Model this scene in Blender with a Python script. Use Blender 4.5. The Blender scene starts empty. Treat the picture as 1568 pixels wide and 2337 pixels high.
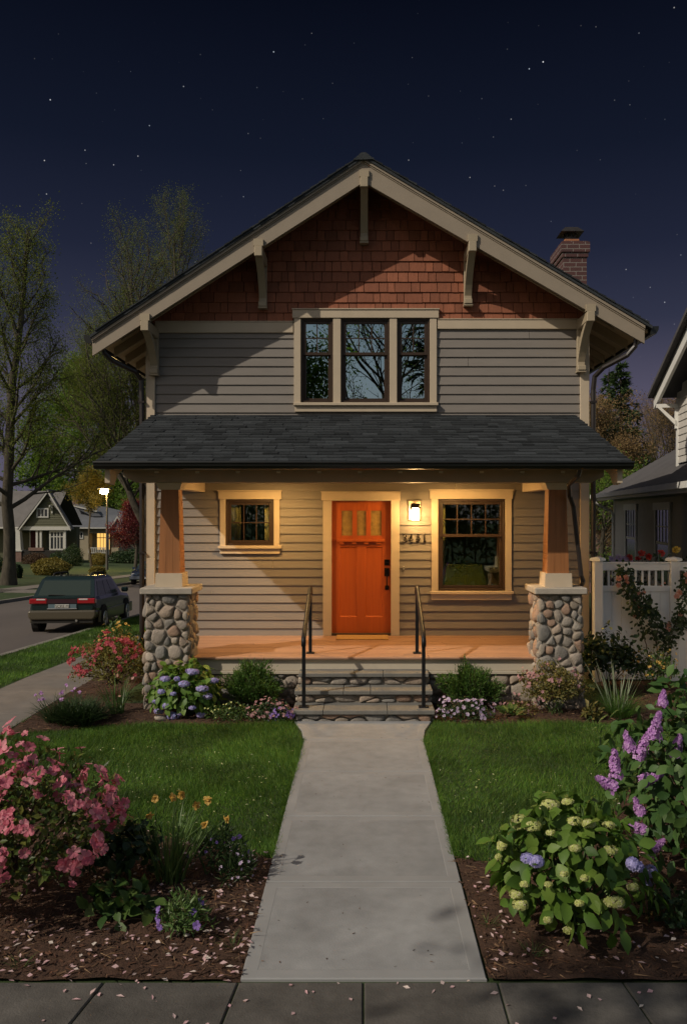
import bpy, math, random
import numpy as np
from mathutils import Vector

R = math.radians
random.seed(7)
scene = bpy.context.scene
COL = scene.collection
EYE = 2.535
F = 1858.0          # focal length in pixels of a 1568 x 2337 picture
CX, CY = 830.0, 1168.0

# ------------------------------------------------------------------ placement
def ground_z(x, y):
    z = -0.045 * max(0.0, y - 12.0)
    if x < -14.0:
        z += 0.02 * min(-14.0 - x, 24.0)
    if -14.0 < x < -6.7:
        z -= 0.11
    return z

def at(px, py, d):
    return ((px - CX) / F * d, d, EYE - (py - CY) / F * d)

def hit(px, py):
    lo = None
    d = 3.0
    while d < 400:
        p = at(px, py, d)
        if p[2] <= ground_z(p[0], p[1]):
            return (p[0], p[1], ground_z(p[0], p[1]))
        d += 0.05 if d < 30 else 0.2
    return at(px, py, 200)

# ------------------------------------------------------------------ objects
ORG = {}

def tag(o, label=None, cat=None, group=None, kind=None):
    if label: o["label"] = label
    if cat: o["category"] = cat
    if group: o["group"] = group
    if kind: o["kind"] = kind
    return o

def thing(name, label, cat, loc=(0, 0, 0), group=None):
    o = bpy.data.objects.new(name, None)
    COL.objects.link(o)
    o.location = loc
    o.empty_display_size = 0.2
    ORG[o.name] = np.array(loc, float)
    return tag(o, label, cat, group)

class MB:
    """collects geometry; build() links it as ONE mesh object"""
    def __init__(self):
        self.V = []; self.n = 0; self.chunks = []
    def arr(self, V, Fc, m=0):
        V = np.asarray(V, float).reshape(-1, 3)
        Fc = np.asarray(Fc, np.int64)
        self.chunks.append((Fc + self.n, m))
        self.V.append(V); self.n += len(V)
    def add(self, V, faces, m=0):
        base = self.n
        self.V.append(np.asarray(V, float).reshape(-1, 3)); self.n += len(V)
        by = {}
        for f in faces: by.setdefault(len(f), []).append(f)
        for k, fs in by.items():
            self.chunks.append((np.asarray(fs, np.int64) + base, m))
        return self
    def box(self, x0, x1, y0, y1, z0, z1, m=0):
        V = [(x0,y0,z0),(x1,y0,z0),(x1,y1,z0),(x0,y1,z0),(x0,y0,z1),(x1,y0,z1),(x1,y1,z1),(x0,y1,z1)]
        return self.hexa(V, m)
    def hexa(self, V, m=0):
        return self.add(V, [(0,3,2,1),(4,5,6,7),(0,1,5,4),(1,2,6,5),(2,3,7,6),(3,0,4,7)], m)
    def bevbox(self, x0, x1, y0, y1, z0, z1, b=0.006, m=0):
        """box with chamfered edges"""
        V = []; 
        for sx in (0, 1):
            for sy in (0, 1):
                for sz in (0, 1):
                    c = ((x0, x1)[sx], (y0, y1)[sy], (z0, z1)[sz])
                    i = ((1, -1)[sx]*b, (1, -1)[sy]*b, (1, -1)[sz]*b)
                    V += [(c[0], c[1]+i[1], c[2]+i[2]), (c[0]+i[0], c[1], c[2]+i[2]), (c[0]+i[0], c[1]+i[1], c[2])]
        def id(sx, sy, sz, a): return ((sx*2+sy)*2+sz)*3+a
        fs = [(id(0,0,0,0),id(0,0,1,0),id(0,1,1,0),id(0,1,0,0)), (id(1,0,0,0),id(1,1,0,0),id(1,1,1,0),id(1,0,1,0)),
              (id(0,0,0,1),id(1,0,0,1),id(1,0,1,1),id(0,0,1,1)), (id(0,1,0,1),id(0,1,1,1),id(1,1,1,1),id(1,1,0,1)),
              (id(0,0,0,2),id(0,1,0,2),id(1,1,0,2),id(1,0,0,2)), (id(0,0,1,2),id(1,0,1,2),id(1,1,1,2),id(0,1,1,2))]
        for s in (0, 1):
            for t in (0, 1):
                fs.append((id(s,t,0,0),id(s,t,0,1),id(s,t,1,1),id(s,t,1,0)))
                fs.append((id(s,0,t,0),id(s,0,t,2),id(s,1,t,2),id(s,1,t,0)))
                fs.append((id(0,s,t,1),id(0,s,t,2),id(1,s,t,2),id(1,s,t,1)))
                for u in (0, 1):
                    fs.append((id(s,t,u,0),id(s,t,u,1),id(s,t,u,2)))
        return self.add(V, fs, m)
    def prism_y(self, poly, y0, y1, m=0):
        """polygon in x,z extruded along y"""
        n = len(poly)
        V = [(x, y0, z) for x, z in poly] + [(x, y1, z) for x, z in poly]
        fs = [tuple(range(n)), tuple(range(2*n-1, n-1, -1))] + [(i, i+n, (i+1) % n + n, (i+1) % n) for i in range(n)]
        return self.add(V, fs, m)
    def prism_x(self, poly, x0, x1, m=0):
        """polygon in y,z extruded along x"""
        n = len(poly)
        V = [(x0, y, z) for y, z in poly] + [(x1, y, z) for y, z in poly]
        fs = [tuple(range(n)), tuple(range(2*n-1, n-1, -1))] + [(i, i+n, (i+1) % n + n, (i+1) % n) for i in range(n)]
        return self.add(V, fs, m)
    def prism_z(self, poly, z0, z1, m=0):
        n = len(poly)
        V = [(x, y, z0) for x, y in poly] + [(x, y, z1) for x, y in poly]
        fs = [tuple(range(n-1, -1, -1)), tuple(range(n, 2*n))] + [(i, (i+1) % n, (i+1) % n + n, i+n) for i in range(n)]
        return self.add(V, fs, m)
    def tube(self, pts, radii, n=6, m=0, caps=True, phase=0.0):
        pts = np.asarray(pts, float); k = len(pts)
        if np.isscalar(radii): radii = [radii]*k
        T = np.gradient(pts, axis=0)
        T /= np.linalg.norm(T, axis=1)[:, None] + 1e-9
        ref = np.array([0, 0, 1.0]) if abs(T[0][2]) < 0.9 else np.array([0, 1.0, 0])
        u = np.cross(T[0], ref); u /= np.linalg.norm(u)
        V = []
        ang = np.arange(n) / n * 2*math.pi + phase
        for i in range(k):
            u = u - T[i]*np.dot(u, T[i]); u /= np.linalg.norm(u) + 1e-9
            w = np.cross(T[i], u)
            V.append(pts[i] + radii[i]*(np.cos(ang)[:, None]*u + np.sin(ang)[:, None]*w))
        V = np.concatenate(V)
        a = np.arange(n); b = (a+1) % n
        fs = []
        for i in range(k-1):
            fs.append(np.stack([a+i*n, b+i*n, b+(i+1)*n, a+(i+1)*n], 1))
        base = self.n
        self.arr(V, np.concatenate(fs), m)
        if caps:
            self.chunks.append((np.array([list(range(n-1, -1, -1)), list(range((k-1)*n, k*n))]) + base, m))
        return self
    def lathe(self, prof, c, n=16, m=0):
        """profile of (r, z) about a vertical axis through c"""
        k = len(prof); V = []
        for r, z in prof:
            for j in range(n):
                a = 2*math.pi*j/n
                V.append((c[0]+r*math.cos(a), c[1]+r*math.sin(a), c[2]+z))
        fs = [(i*n+j, i*n+(j+1) % n, (i+1)*n+(j+1) % n, (i+1)*n+j) for i in range(k-1) for j in range(n)]
        fs += [tuple(range(n-1, -1, -1)), tuple(range((k-1)*n, k*n))]
        return self.add(V, fs, m)
    def inst(self, tmpl, P, A, N, S, m=0, W=None):
        """copies of a small template (u along A, v across, w along N) baked in"""
        TV, TF = tmpl
        P = np.asarray(P, float); A = np.asarray(A, float); N = np.asarray(N, float)
        k = len(P)
        if k == 0: return self
        S = np.broadcast_to(np.asarray(S, float), (k,))
        W = S if W is None else np.broadcast_to(np.asarray(W, float), (k,))
        A = A / (np.linalg.norm(A, axis=1)[:, None] + 1e-9)
        B = np.cross(N, A); B /= np.linalg.norm(B, axis=1)[:, None] + 1e-9
        N = np.cross(A, B)
        V = (P[:, None, :] + TV[None, :, 0:1]*(A*S[:, None])[:, None, :] + TV[None, :, 1:2]*(B*W[:, None])[:, None, :]
             + TV[None, :, 2:3]*(N*S[:, None])[:, None, :]).reshape(-1, 3)
        base = self.n
        self.V.append(V); self.n += len(V)
        off = (np.arange(k)*len(TV))[:, None, None]
        for Fk in TF:
            Fk = np.asarray(Fk)
            self.chunks.append(((Fk[None] + off).reshape(-1, Fk.shape[1]) + base, m))
        return self
    def build(self, name, mats, parent=None, org=None, smooth=False, label=None):
        if not isinstance(mats, (list, tuple)): mats = [mats]
        V = np.concatenate(self.V)
        if parent is not None:
            o0 = ORG[parent.name]
        else:
            o0 = np.array(org if org is not None else (0, 0, 0), float)
        V = V - o0
        me = bpy.data.meshes.new(name)
        me.vertices.add(len(V)); me.vertices.foreach_set("co", V.astype(np.float32).ravel())
        loops = np.concatenate([c.ravel() for c, m in self.chunks])
        tot = np.concatenate([np.full(len(c), c.shape[1]) for c, m in self.chunks])
        mi = np.concatenate([np.full(len(c), m) for c, m in self.chunks])
        start = np.concatenate([[0], np.cumsum(tot)[:-1]])
        me.loops.add(len(loops)); me.loops.foreach_set("vertex_index", loops.astype(np.int32))
        me.polygons.add(len(tot))
        me.polygons.foreach_set("loop_start", start.astype(np.int32))
        me.polygons.foreach_set("loop_total", tot.astype(np.int32))
        me.polygons.foreach_set("material_index", mi.astype(np.int32))
        me.polygons.foreach_set("use_smooth", np.full(len(tot), bool(smooth)))
        for mt in mats: me.materials.append(mt)
        me.update(calc_edges=True)
        o = bpy.data.objects.new(name, me)
        COL.objects.link(o)
        if parent is not None:
            o.parent = parent
        else:
            o.location = o0
        ORG[o.name] = o0
        if label: o["label"] = label
        return o

# ------------------------------------------------------------------ templates
LEAF4 = (np.array([(0,0,0),(.45,.28,.07),(1,0,0),(.45,-.28,.07)]), [[(0,2,1),(0,3,2)]])
def _leaf8():
    st = [(0,0),(.18,.2),(.45,.33),(.75,.22),(1,0)]
    V = [(0,0,0)]; 
    for u, w in st[1:4]:
        z = -.18*u*u
        V += [(u, w, z+.06), (u, 0, z), (u, -w, z+.06)]
    V.append((1, 0, -.2))
    f3 = [(0,2,1),(0,3,2),(10,7,8),(10,8,9)]
    f4 = []
    for i in (0, 1):
        a = 1+3*i
        f4 += [(a,a+1,a+4,a+3),(a+1,a+2,a+5,a+4)]
    f3 = [(0,2,1),(0,3,2),(7,8,10),(8,9,10)]
    return (np.array(V, float), [np.array(f3), np.array(f4)])
LEAF8 = _leaf8()
def _blade(curve, segs=3, w=.5):
    V = []
    for i in range(segs):
        t = i/segs
        V += [(t, w*(1-t*.6), curve*t*t), (t, -w*(1-t*.6), curve*t*t)]
    V.append((1, 0, curve))
    f4 = [(2*i, 2*i+1, 2*i+3, 2*i+2) for i in range(segs-1)]
    n = 2*segs
    return (np.array(V, float), [np.array(f4), np.array([(n-2, n-1, n)])])
BLADE = _blade(.35, 2)
STRAP = _blade(.45, 5)
STRAP_UP = _blade(.12, 5)
def _flower(n, cup=.35, w=.42, notch=.0):
    V = []; f = []
    f3 = []
    for i in range(n):
        a = 2*math.pi*i/n+.07*math.sin(i*5); c, s = math.cos(a), math.sin(a); k = 1+.1*math.sin(i*3.7)
        b = len(V)
        for (u, v, z) in [(.05,0,0),(.42,w*.75,cup*.55),(.42,0,cup*.32),(.42,-w*.75,cup*.55),(.82,w*1.02,cup*.8),(.85,0,cup*.62),(.82,-w*1.02,cup*.8),(1.0,w*.5,cup*.62),(1.06,0,cup*.5),(1.0,-w*.5,cup*.62)]:
            V.append((u*k*c-v*s, u*k*s+v*c, z))
        f3 += [(b,b+2,b+1),(b,b+3,b+2)]
        f += [(b+1,b+2,b+5,b+4),(b+2,b+3,b+6,b+5),(b+4,b+5,b+8,b+7),(b+5,b+6,b+9,b+8)]
    return (np.array(V, float), [np.array(f), np.array(f3)])
FLOWER5 = _flower(5)
def _floret(n, cup, w):
    V = []; f = []
    for i in range(n):
        a = 2*math.pi*i/n; c, s = math.cos(a), math.sin(a); b = len(V)
        for (u, v, z) in [(.05,0,0),(.55,w,cup*.55),(1,.12,cup*.8),(1,-.12,cup*.8),(.55,-w,cup*.55)]: V.append((u*c-v*s, u*s+v*c, z))
        f.append((b, b+4, b+3, b+2, b+1))
    return (np.array(V, float), [np.array(f)])
FLORET4 = _floret(4, .12, .5)
CHIP = (np.array([(0,-.25,0),(1,-.2,.05),(1,.2,.02),(0,.25,.08)]), [[(0,1,2,3)]])

# ------------------------------------------------------------------ materials
def new_mat(name):
    m = bpy.data.materials.new(name); m.use_nodes = True
    t = m.node_tree
    return m, t, t.nodes["Principled BSDF"], t.nodes["Material Output"]

def L(c): return (c[0], c[1], c[2], 1.0)

def math_node(t, op, a, b=None, c=None):
    n = t.nodes.new("ShaderNodeMath"); n.operation = op
    for i, v in enumerate((a, b, c)):
        if v is None: continue
        if isinstance(v, (int, float)): n.inputs[i].default_value = v
        else: t.links.new(v, n.inputs[i])
    return n.outputs[0]

def ramp(t, fac, stops, interp="LINEAR"):
    n = t.nodes.new("ShaderNodeValToRGB"); n.color_ramp.interpolation = interp
    e = n.color_ramp.elements
    while len(e) > 1: e.remove(e[-1])
    e[0].position = stops[0][0]; e[0].color = L(stops[0][1])
    for p, c in stops[1:]:
        k = e.new(p); k.color = L(c)
    if fac is not None: t.links.new(fac, n.inputs[0])
    return n.outputs[0]

def mulc(t, col, val):
    n = t.nodes.new("ShaderNodeVectorMath"); n.operation = "SCALE"
    t.links.new(col, n.inputs[0])
    if isinstance(val, (int, float)): n.inputs["Scale"].default_value = val
    else: t.links.new(val, n.inputs["Scale"])
    return n.outputs[0]

def noise(t, scale, stretch=(1, 1, 1), detail=4, rough=.55, world=False):
    if world:
        g = t.nodes.new("ShaderNodeNewGeometry"); src = g.outputs["Position"]
    else:
        g = t.nodes.new("ShaderNodeTexCoord"); src = g.outputs["Object"]
    mp = t.nodes.new("ShaderNodeMapping"); mp.inputs["Scale"].default_value = stretch
    t.links.new(src, mp.inputs["Vector"])
    n = t.nodes.new("ShaderNodeTexNoise"); n.inputs["Scale"].default_value = scale
    n.inputs["Detail"].default_value = detail; n.inputs["Roughness"].default_value = rough
    t.links.new(mp.outputs[0], n.inputs["Vector"])
    return n.outputs["Fac"]

def mk(name, col, rough=.6, isl=0.0, cols=None, ns=0.0, na=0.0, bump=0.0, bs=60.0, metal=0.0, stretch=(1,1,1), coat=0.0, spec=.4, ns2=0.0, na2=0.0):
    m, t, b, o = new_mat(name)
    b.inputs["Roughness"].default_value = rough
    b.inputs["Metallic"].default_value = metal
    b.inputs["Specular IOR Level"].default_value = spec
    b.inputs["Coat Weight"].default_value = coat
    rnd = None
    if isl or cols:
        rnd = t.nodes.new("ShaderNodeNewGeometry").outputs["Random Per Island"]
    if cols:
        k = len(cols)
        c = ramp(t, rnd, [((i+.0)/k, cc) for i, cc in enumerate(cols)], "CONSTANT" if k > 3 else "LINEAR")
    else:
        r = t.nodes.new("ShaderNodeRGB"); r.outputs[0].default_value = L(col); c = r.outputs[0]
    if isl:
        r2 = math_node(t, "FRACT", math_node(t, "MULTIPLY", rnd, 37.7))
        c = mulc(t, c, math_node(t, "MULTIPLY_ADD", r2, isl*2, 1-isl))
    for s_, a_ in ((ns, na), (ns2, na2)):
        if a_:
            f = noise(t, s_, stretch)
            c = mulc(t, c, math_node(t, "MULTIPLY_ADD", math_node(t, "SUBTRACT", f, .5), a_*4, 1.0))
    t.links.new(c, b.inputs["Base Color"])
    if bump:
        bn = t.nodes.new("ShaderNodeBump"); bn.inputs["Strength"].default_value = bump
        bn.inputs["Distance"].default_value = .02
        t.links.new(noise(t, bs, stretch, 5), bn.inputs["Height"]); t.links.new(bn.outputs[0], b.inputs["Normal"])
    return m

def leafmat(name, a, bcol, rough=.5, trans=.3, mid=None):
    m, t, b, o = new_mat(name)
    rnd = t.nodes.new("ShaderNodeNewGeometry").outputs["Random Per Island"]
    st = [(0, a), (1, bcol)] if mid is None else [(0, a), (.5, mid), (1, bcol)]
    c = ramp(t, rnd, st)
    t.links.new(c, b.inputs["Base Color"]); b.inputs["Roughness"].default_value = rough
    b.inputs["Specular IOR Level"].default_value = .35
    tr = t.nodes.new("ShaderNodeBsdfTranslucent"); t.links.new(mulc(t, c, 1.15), tr.inputs["Color"])
    mx = t.nodes.new("ShaderNodeMixShader"); mx.inputs[0].default_value = trans
    t.links.new(b.outputs[0], mx.inputs[1]); t.links.new(tr.outputs[0], mx.inputs[2])
    t.links.new(mx.outputs[0], o.inputs["Surface"])
    return m

def patchy(m, scale, lo, hi):
    """varies a leaf material's colour in broad patches over the ground"""
    t = m.node_tree
    f = noise(t, scale, detail=3, world=True)
    mr = t.nodes.new("ShaderNodeMapRange"); t.links.new(f, mr.inputs[0])
    mr.inputs[1].default_value = .32; mr.inputs[2].default_value = .68; mr.inputs[3].default_value = lo; mr.inputs[4].default_value = hi
    for n in list(t.nodes):
        if n.bl_idname == "ShaderNodeValToRGB":
            lk = list(n.outputs[0].links); c = mulc(t, n.outputs[0], mr.outputs[0])
            for l_ in lk:
                s_ = l_.to_socket; t.links.remove(l_); t.links.new(c, s_)

def emis(name, col, strength):
    m, t, b, o = new_mat(name)
    e = t.nodes.new("ShaderNodeEmission"); e.inputs[0].default_value = L(col); e.inputs[1].default_value = strength
    t.links.new(e.outputs[0], o.inputs["Surface"])
    return m

def glassmat(name, tint, refl=.2, rough=.0):
    m, t, b, o = new_mat(name)
    g = t.nodes.new("ShaderNodeBsdfGlossy"); g.inputs["Roughness"].default_value = rough
    g.inputs["Color"].default_value = (.80, .97, 1, 1)
    tr = t.nodes.new("ShaderNodeBsdfTransparent"); tr.inputs[0].default_value = L(tint)
    lw = t.nodes.new("ShaderNodeLayerWeight"); lw.inputs[0].default_value = .35
    f = math_node(t, "MAXIMUM", math_node(t, "MULTIPLY", lw.outputs["Fresnel"], 1.0), refl)
    mx = t.nodes.new("ShaderNodeMixShader")
    t.links.new(f, mx.inputs[0]); t.links.new(tr.outputs[0], mx.inputs[1]); t.links.new(g.outputs[0], mx.inputs[2])
    t.links.new(mx.outputs[0], o.inputs["Surface"])
    return m

def brickmat(name, c1, c2, mortar, sx=1.0):
    m, t, b, o = new_mat(name)
    tc = t.nodes.new("ShaderNodeTexCoord"); sp = t.nodes.new("ShaderNodeSeparateXYZ"); cb = t.nodes.new("ShaderNodeCombineXYZ")
    t.links.new(tc.outputs["Object"], sp.inputs[0])
    t.links.new(math_node(t, "ADD", sp.outputs[0], sp.outputs[1]), cb.inputs[0]); t.links.new(sp.outputs[2], cb.inputs[1])
    br = t.nodes.new("ShaderNodeTexBrick"); t.links.new(cb.outputs[0], br.inputs["Vector"])
    br.inputs["Color1"].default_value = L(c1); br.inputs["Color2"].default_value = L(c2); br.inputs["Mortar"].default_value = L(mortar)
    br.inputs["Scale"].default_value = 1.0*sx; br.inputs["Brick Width"].default_value = .21; br.inputs["Row Height"].default_value = .075
    br.inputs["Mortar Size"].default_value = .006
    t.links.new(br.outputs["Color"], b.inputs["Base Color"]); b.inputs["Roughness"].default_value = .85
    bn = t.nodes.new("ShaderNodeBump"); bn.inputs["Strength"].default_value = .6; bn.inputs["Distance"].default_value = .01; bn.invert = True
    t.links.new(br.outputs["Fac"], bn.inputs["Height"]); t.links.new(bn.outputs[0], b.inputs["Normal"])
    return m

M = {}
M["siding"] = mk("siding_paint", (.205, .182, .158), .62, isl=.05, ns=9, na=.07, stretch=(.25, 1, 2), bump=.08, bs=90, ns2=1.3, na2=.06)
M["barge"] = mk("barge_paint", (.285, .235, .175), .55, ns=5, na=.06, bump=.03, bs=80)
M["trim"] = mk("trim_paint", (.50, .41, .295), .55, ns=5, na=.05, bump=.03, bs=80)
M["ceiling"] = mk("porch_ceiling_paint", (.68, .60, .46), .7, ns=6, na=.06, stretch=(.3, 3, 1))
M["soffit"] = mk("soffit_boards", (.50, .38, .23), .7, ns=6, na=.12, stretch=(1, 3, 1))
M["rafter"] = mk("rafter_paint", (.33, .25, .155), .65, ns=5, na=.1)
M["cedar"] = mk("cedar_shingle", (.25, .085, .042), .75, isl=.22, ns=30, na=.18, stretch=(2.5, 1, .25), bump=.25, bs=60)
M["column"] = mk("cedar_column", (.30, .122, .042), .5, ns=14, na=.28, stretch=(1, 1, .05), bump=.12, bs=40, isl=.05)
M["roof"] = mk("roof_shingle", (.034, .038, .041), 1.0, isl=.34, spec=.15, ns=45, na=.2, bump=.4, bs=160)
M["dark_metal"] = mk("gutter_metal", (.014, .015, .014), .35, ns=3, na=.2)
M["spout"] = mk("downspout_metal", (.022, .017, .015), .4, ns=4, na=.15)
M["sash"] = mk("sash_paint", (.045, .027, .017), .4, ns=8, na=.1)
M["amber_glow_tint"] = mk("door_pane_glow_tint", (.30, .19, .05), .2, ns=14, na=.3, bump=.15, bs=30, spec=.5)  # opaque amber colour stands in for the warm glow in the door panes
M["door"] = mk("door_paint", (.40, .082, .011), .45, ns=16, na=.10, stretch=(2.5, 1, .12), bump=.10, bs=60, ns2=3, na2=.07)
M["hardware"] = mk("door_hardware", (.02, .015, .012), .35, metal=.7)
M["iron"] = mk("rail_iron", (.010, .010, .011), .42, ns=8, na=.2, spec=.25)
M["decking"] = mk("deck_boards", (.33, .19, .12), .55, isl=.1, ns=10, na=.16, stretch=(.25, 3, 1), bump=.1, bs=40)
M["skirt"] = mk("porch_skirt_paint", (.50, .435, .33), .6, ns=4, na=.06)
STONES = [(.25,.22,.185),(.29,.245,.20),(.19,.178,.16),(.265,.22,.17),(.33,.28,.225),(.28,.185,.13),(.215,.195,.17),(.30,.235,.18)]
M["stone"] = mk("fieldstone", (.3,.28,.25), .85, cols=STONES, isl=.16, ns=22, na=.14, bump=.55, bs=45, ns2=90, na2=.12)
M["mortar"] = mk("mortar", (.27, .235, .19), .95, ns=30, na=.15, bump=.4, bs=90)
M["slab"] = mk("bluestone", (.15, .145, .13), .75, isl=.08, ns=8, na=.14, bump=.2, bs=40, ns2=60, na2=.08)
M["cap"] = mk("cap_stone", (.36, .32, .265), .8, ns=10, na=.12, bump=.35, bs=60, ns2=80, na2=.08)
M["concrete"] = mk("path_concrete", (.238, .238, .234), .85, isl=.07, ns=1.6, na=.22, bump=.18, bs=140, ns2=9, na2=.11)
M["concrete_edge"] = mk("path_concrete_edge", (.252, .251, .246), .8, isl=.03, ns=3, na=.1, bump=.05, bs=140)
M["walk"] = mk("old_sidewalk", (.082, .075, .066), .9, isl=.14, ns=3.5, na=.38, bump=.3, bs=80, ns2=24, na2=.13)
M["walk2"] = mk("side_sidewalk", (.165, .145, .125), .9, isl=.07, ns=4, na=.16, bump=.2, bs=80)
M["asphalt"] = mk("asphalt", (.105, .088, .078), .9, ns=.7, na=.14, bump=.2, bs=120, stretch=(1, .3, 1))
M["kerb"] = mk("kerb_concrete", (.20, .18, .155), .9, ns=4, na=.15)
M["soil"] = mk("lawn_ground", (.028, .05, .012), .95, ns=1.1, na=.3, bump=.4, bs=25, ns2=14, na2=.18)
M["mulch"] = mk("mulch_soil", (.06, .03, .017), .95, ns=22, na=.3, bump=.8, bs=55)
M["chips"] = mk("bark_chips", (.09,.04,.02), .9, cols=[(.075,.033,.018),(.045,.022,.013),(.11,.05,.026),(.06,.032,.02),(.15,.085,.045)], isl=.25)
M["straw"] = mk("dry_needles", (.20,.11,.05), .85, cols=[(.17,.09,.045),(.26,.17,.09),(.12,.06,.03)], isl=.3)
M["petal_w"] = leafmat("fallen_petal", (.62,.46,.44), (.66,.60,.52), .6, .2, (.60,.36,.38))
M["petal_y"] = leafmat("fallen_flower_bits", (.50,.48,.20), (.55,.55,.35), .6, .2)
M["grass"] = leafmat("grass_blade", (.042,.105,.016), (.14,.215,.034), .55, .32, (.072,.155,.02))
patchy(M["grass"], 1.15, .55, 1.75)
M["brick"] = brickmat("chimney_brick", (.085,.033,.030), (.062,.028,.027), (.20,.175,.155))
M["clay"] = mk("clay_flue", (.30,.125,.06), .8, ns=6, na=.15)
M["rust_metal"] = mk("chimney_cap_metal", (.055,.048,.042), .5, metal=.6, ns=9, na=.3)
M["glass"] = glassmat("window_glass", (.82,.84,.76), .10)
M["glass_up"] = glassmat("upper_glass", (.35,.42,.42), .50)
M["inner"] = mk("room_plaster", (.55,.50,.26), .9, ns=3, na=.1)
M["curtain"] = mk("curtain_cloth", (.70,.64,.42), .9, ns=6, na=.1)
M["chair_cloth"] = mk("armchair_cloth", (.30,.36,.10), .8, ns=9, na=.15)
M["white_vinyl"] = mk("white_vinyl", (.80,.82,.82), .45, ns=4, na=.04)
M["white"] = mk("white_paint", (.48,.47,.42), .55, ns=4, na=.06)
M["bark"] = mk("tree_bark", (.068,.057,.04), .95, ns=7, na=.4, stretch=(1, 1, .35), bump=1.0, bs=14, ns2=2.2, na2=.3)
M["bark_dark"] = mk("tree_bark_dark", (.03,.023,.017), .95, ns=9, na=.3, stretch=(1, 1, .3), bump=.6, bs=25)
M["twig"] = mk("plant_stem", (.07,.05,.03), .9, ns=20, na=.2)
M["stem_green"] = mk("green_stem", (.05,.09,.02), .7, ns=20, na=.15)
# ================================================================== THE HOUSE
S0 = F/12.5
def X(px): return (px-CX)/S0
def Z(py): return EYE-(py-CY)/S0
YW = 12.5
HX0, HX1 = -3.33, 3.45
YB = 21.0
FLOOR = 0.64
YBARGE = 11.9
def zr(x): return 7.74 - (.659*-x if x < 0 else .593*x)

house = thing("craftsman_house", "two-storey taupe craftsman house with an orange front door, red shingled gable and stone porch piers", "house", (0, YW, 0))

# opening rectangles (x0,x1,z0,z1) cut through the front wall
OPEN_LOW = [(X(516), X(626), Z(1244.5), Z(1140)), (X(757), X(892), FLOOR, Z(1143)), (X(999), X(1152), Z(1347.6), Z(1139))]
OPEN_UP = [(X(687), X(760.7), Z(919.7), Z(727)), (X(778), X(889), Z(919.7), Z(727)), (X(905.6), X(980.4), Z(919.7), Z(727))]

def siding(mb, x0, x1, z0, z1, y, expo, openings=(), tilt=.020, flip=1):
    """lap boards: each course leans out at its bottom edge"""
    nz = int(math.ceil((z1-z0)/expo-1e-6))
    for i in range(nz):
        a, b = z0+i*expo, min(z1, z0+(i+1)*expo)
        cuts = sorted({a, b} | {v for o in openings for v in o[2:4] if a+1e-4 < v < b-1e-4})
        for c, d in zip(cuts[:-1], cuts[1:]):
            segs = [(x0, x1)]
            for o in openings:
                if o[2] < (c+d)/2 < o[3]:
                    ns = []
                    for s in segs:
                        if o[0] >= s[1] or o[1] <= s[0]: ns.append(s)
                        else:
                            if o[0] > s[0]: ns.append((s[0], o[0]))
                            if o[1] < s[1]: ns.append((o[1], s[1]))
                    segs = ns
            yc = y-flip*tilt*(1-(c-a)/expo); yd = y-flip*tilt*(1-(d-a)/expo)
            if c == a and (i*7+int(z0*10)) % 3 != 1:      # a butt joint in some courses
                xj = x0+(x1-x0)*((i*0.381+z0*.37) % 1.0)
                segs = [q for s in segs for q in ([(s[0], xj-.0025), (xj+.0025, s[1])] if s[0]+.25 < xj < s[1]-.25 else [s])]
            for s in segs:
                V = [(s[0], yc, c), (s[1], yc, c), (s[1], yd, d), (s[0], yd, d)]
                fs = [(0, 1, 2, 3)]
                if c == a:
                    V += [(s[0], y+.004, a), (s[1], y+.004, a)]; fs.append((4, 5, 1, 0))
                mb.add(V, fs)

m = MB()
siding(m, HX0+.13, HX1-.13, FLOOR-.02, 3.25, YW, .1318, OPEN_LOW)
siding(m, HX0+.13, HX1-.13, 3.92, Z(751), YW, .142, OPEN_UP)
m.build("front_siding", M["siding"], house)
# side and back walls (closed body)
m = MB()
for xx in (HX0, HX1):
    m.add([(xx, YW+.01, -.6), (xx, YB, -.6), (xx, YB, zr(xx)-.12), (xx, YW+.01, zr(xx)-.12)], [(0, 1, 2, 3)])
m.add([(HX0, YB, -.6), (HX1, YB, -.6), (HX1, YB, zr(HX1)-.12), (0, YB, 7.6), (HX0, YB, zr(HX0)-.12)], [(0, 1, 2, 3, 4)])
m.add([(HX0, YW+.09, 3.05), (HX1, YW+.09, 3.05), (HX1, YW+.09, 4.05), (HX0, YW+.09, 4.05)], [(0, 1, 2, 3)])
m.add([(HX0, YW+.09, 5.3), (HX1, YW+.09, 5.3), (HX1, YW+.09, zr(HX1)-.12), (0, YW+.09, 7.6), (HX0, YW+.09, zr(HX0)-.12)], [(0, 1, 2, 3, 4)])
m.build("wall", M["siding"], house)
# rooms behind the windows
m = MB()
for z0, z1, yb in ((FLOOR-.01, 3.0, 16.4), (3.55, 6.0, 15.8)):
    m.add([(HX0+.02, YW+.1, z0), (HX1-.02, YW+.1, z0), (HX1-.02, yb, z0), (HX0+.02, yb, z0)], [(0, 1, 2, 3)])
    m.add([(HX0+.02, YW+.1, z1), (HX1-.02, YW+.1, z1), (HX1-.02, yb, z1), (HX0+.02, yb, z1)], [(3, 2, 1, 0)])
    m.add([(HX0+.02, yb, z0), (HX1-.02, yb, z0), (HX1-.02, yb, z1), (HX0+.02, yb, z1)], [(0, 1, 2, 3)])
m.box(-.9, -.82, YW+.12, 16.4, FLOOR, 3.0); m.box(.75, .83, YW+.12, 16.4, FLOOR, 3.0)
m.build("room", M["inner"], house)

# corner boards
for x0, x1 in ((HX0, HX0+.14), (HX1-.14, HX1)):
    MB().bevbox(x0, x1, YW-.045, YW+.12, -.3, zr(x0 if x0 < 0 else x1)-.25).build("corner_board", M["trim"], house)
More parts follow.
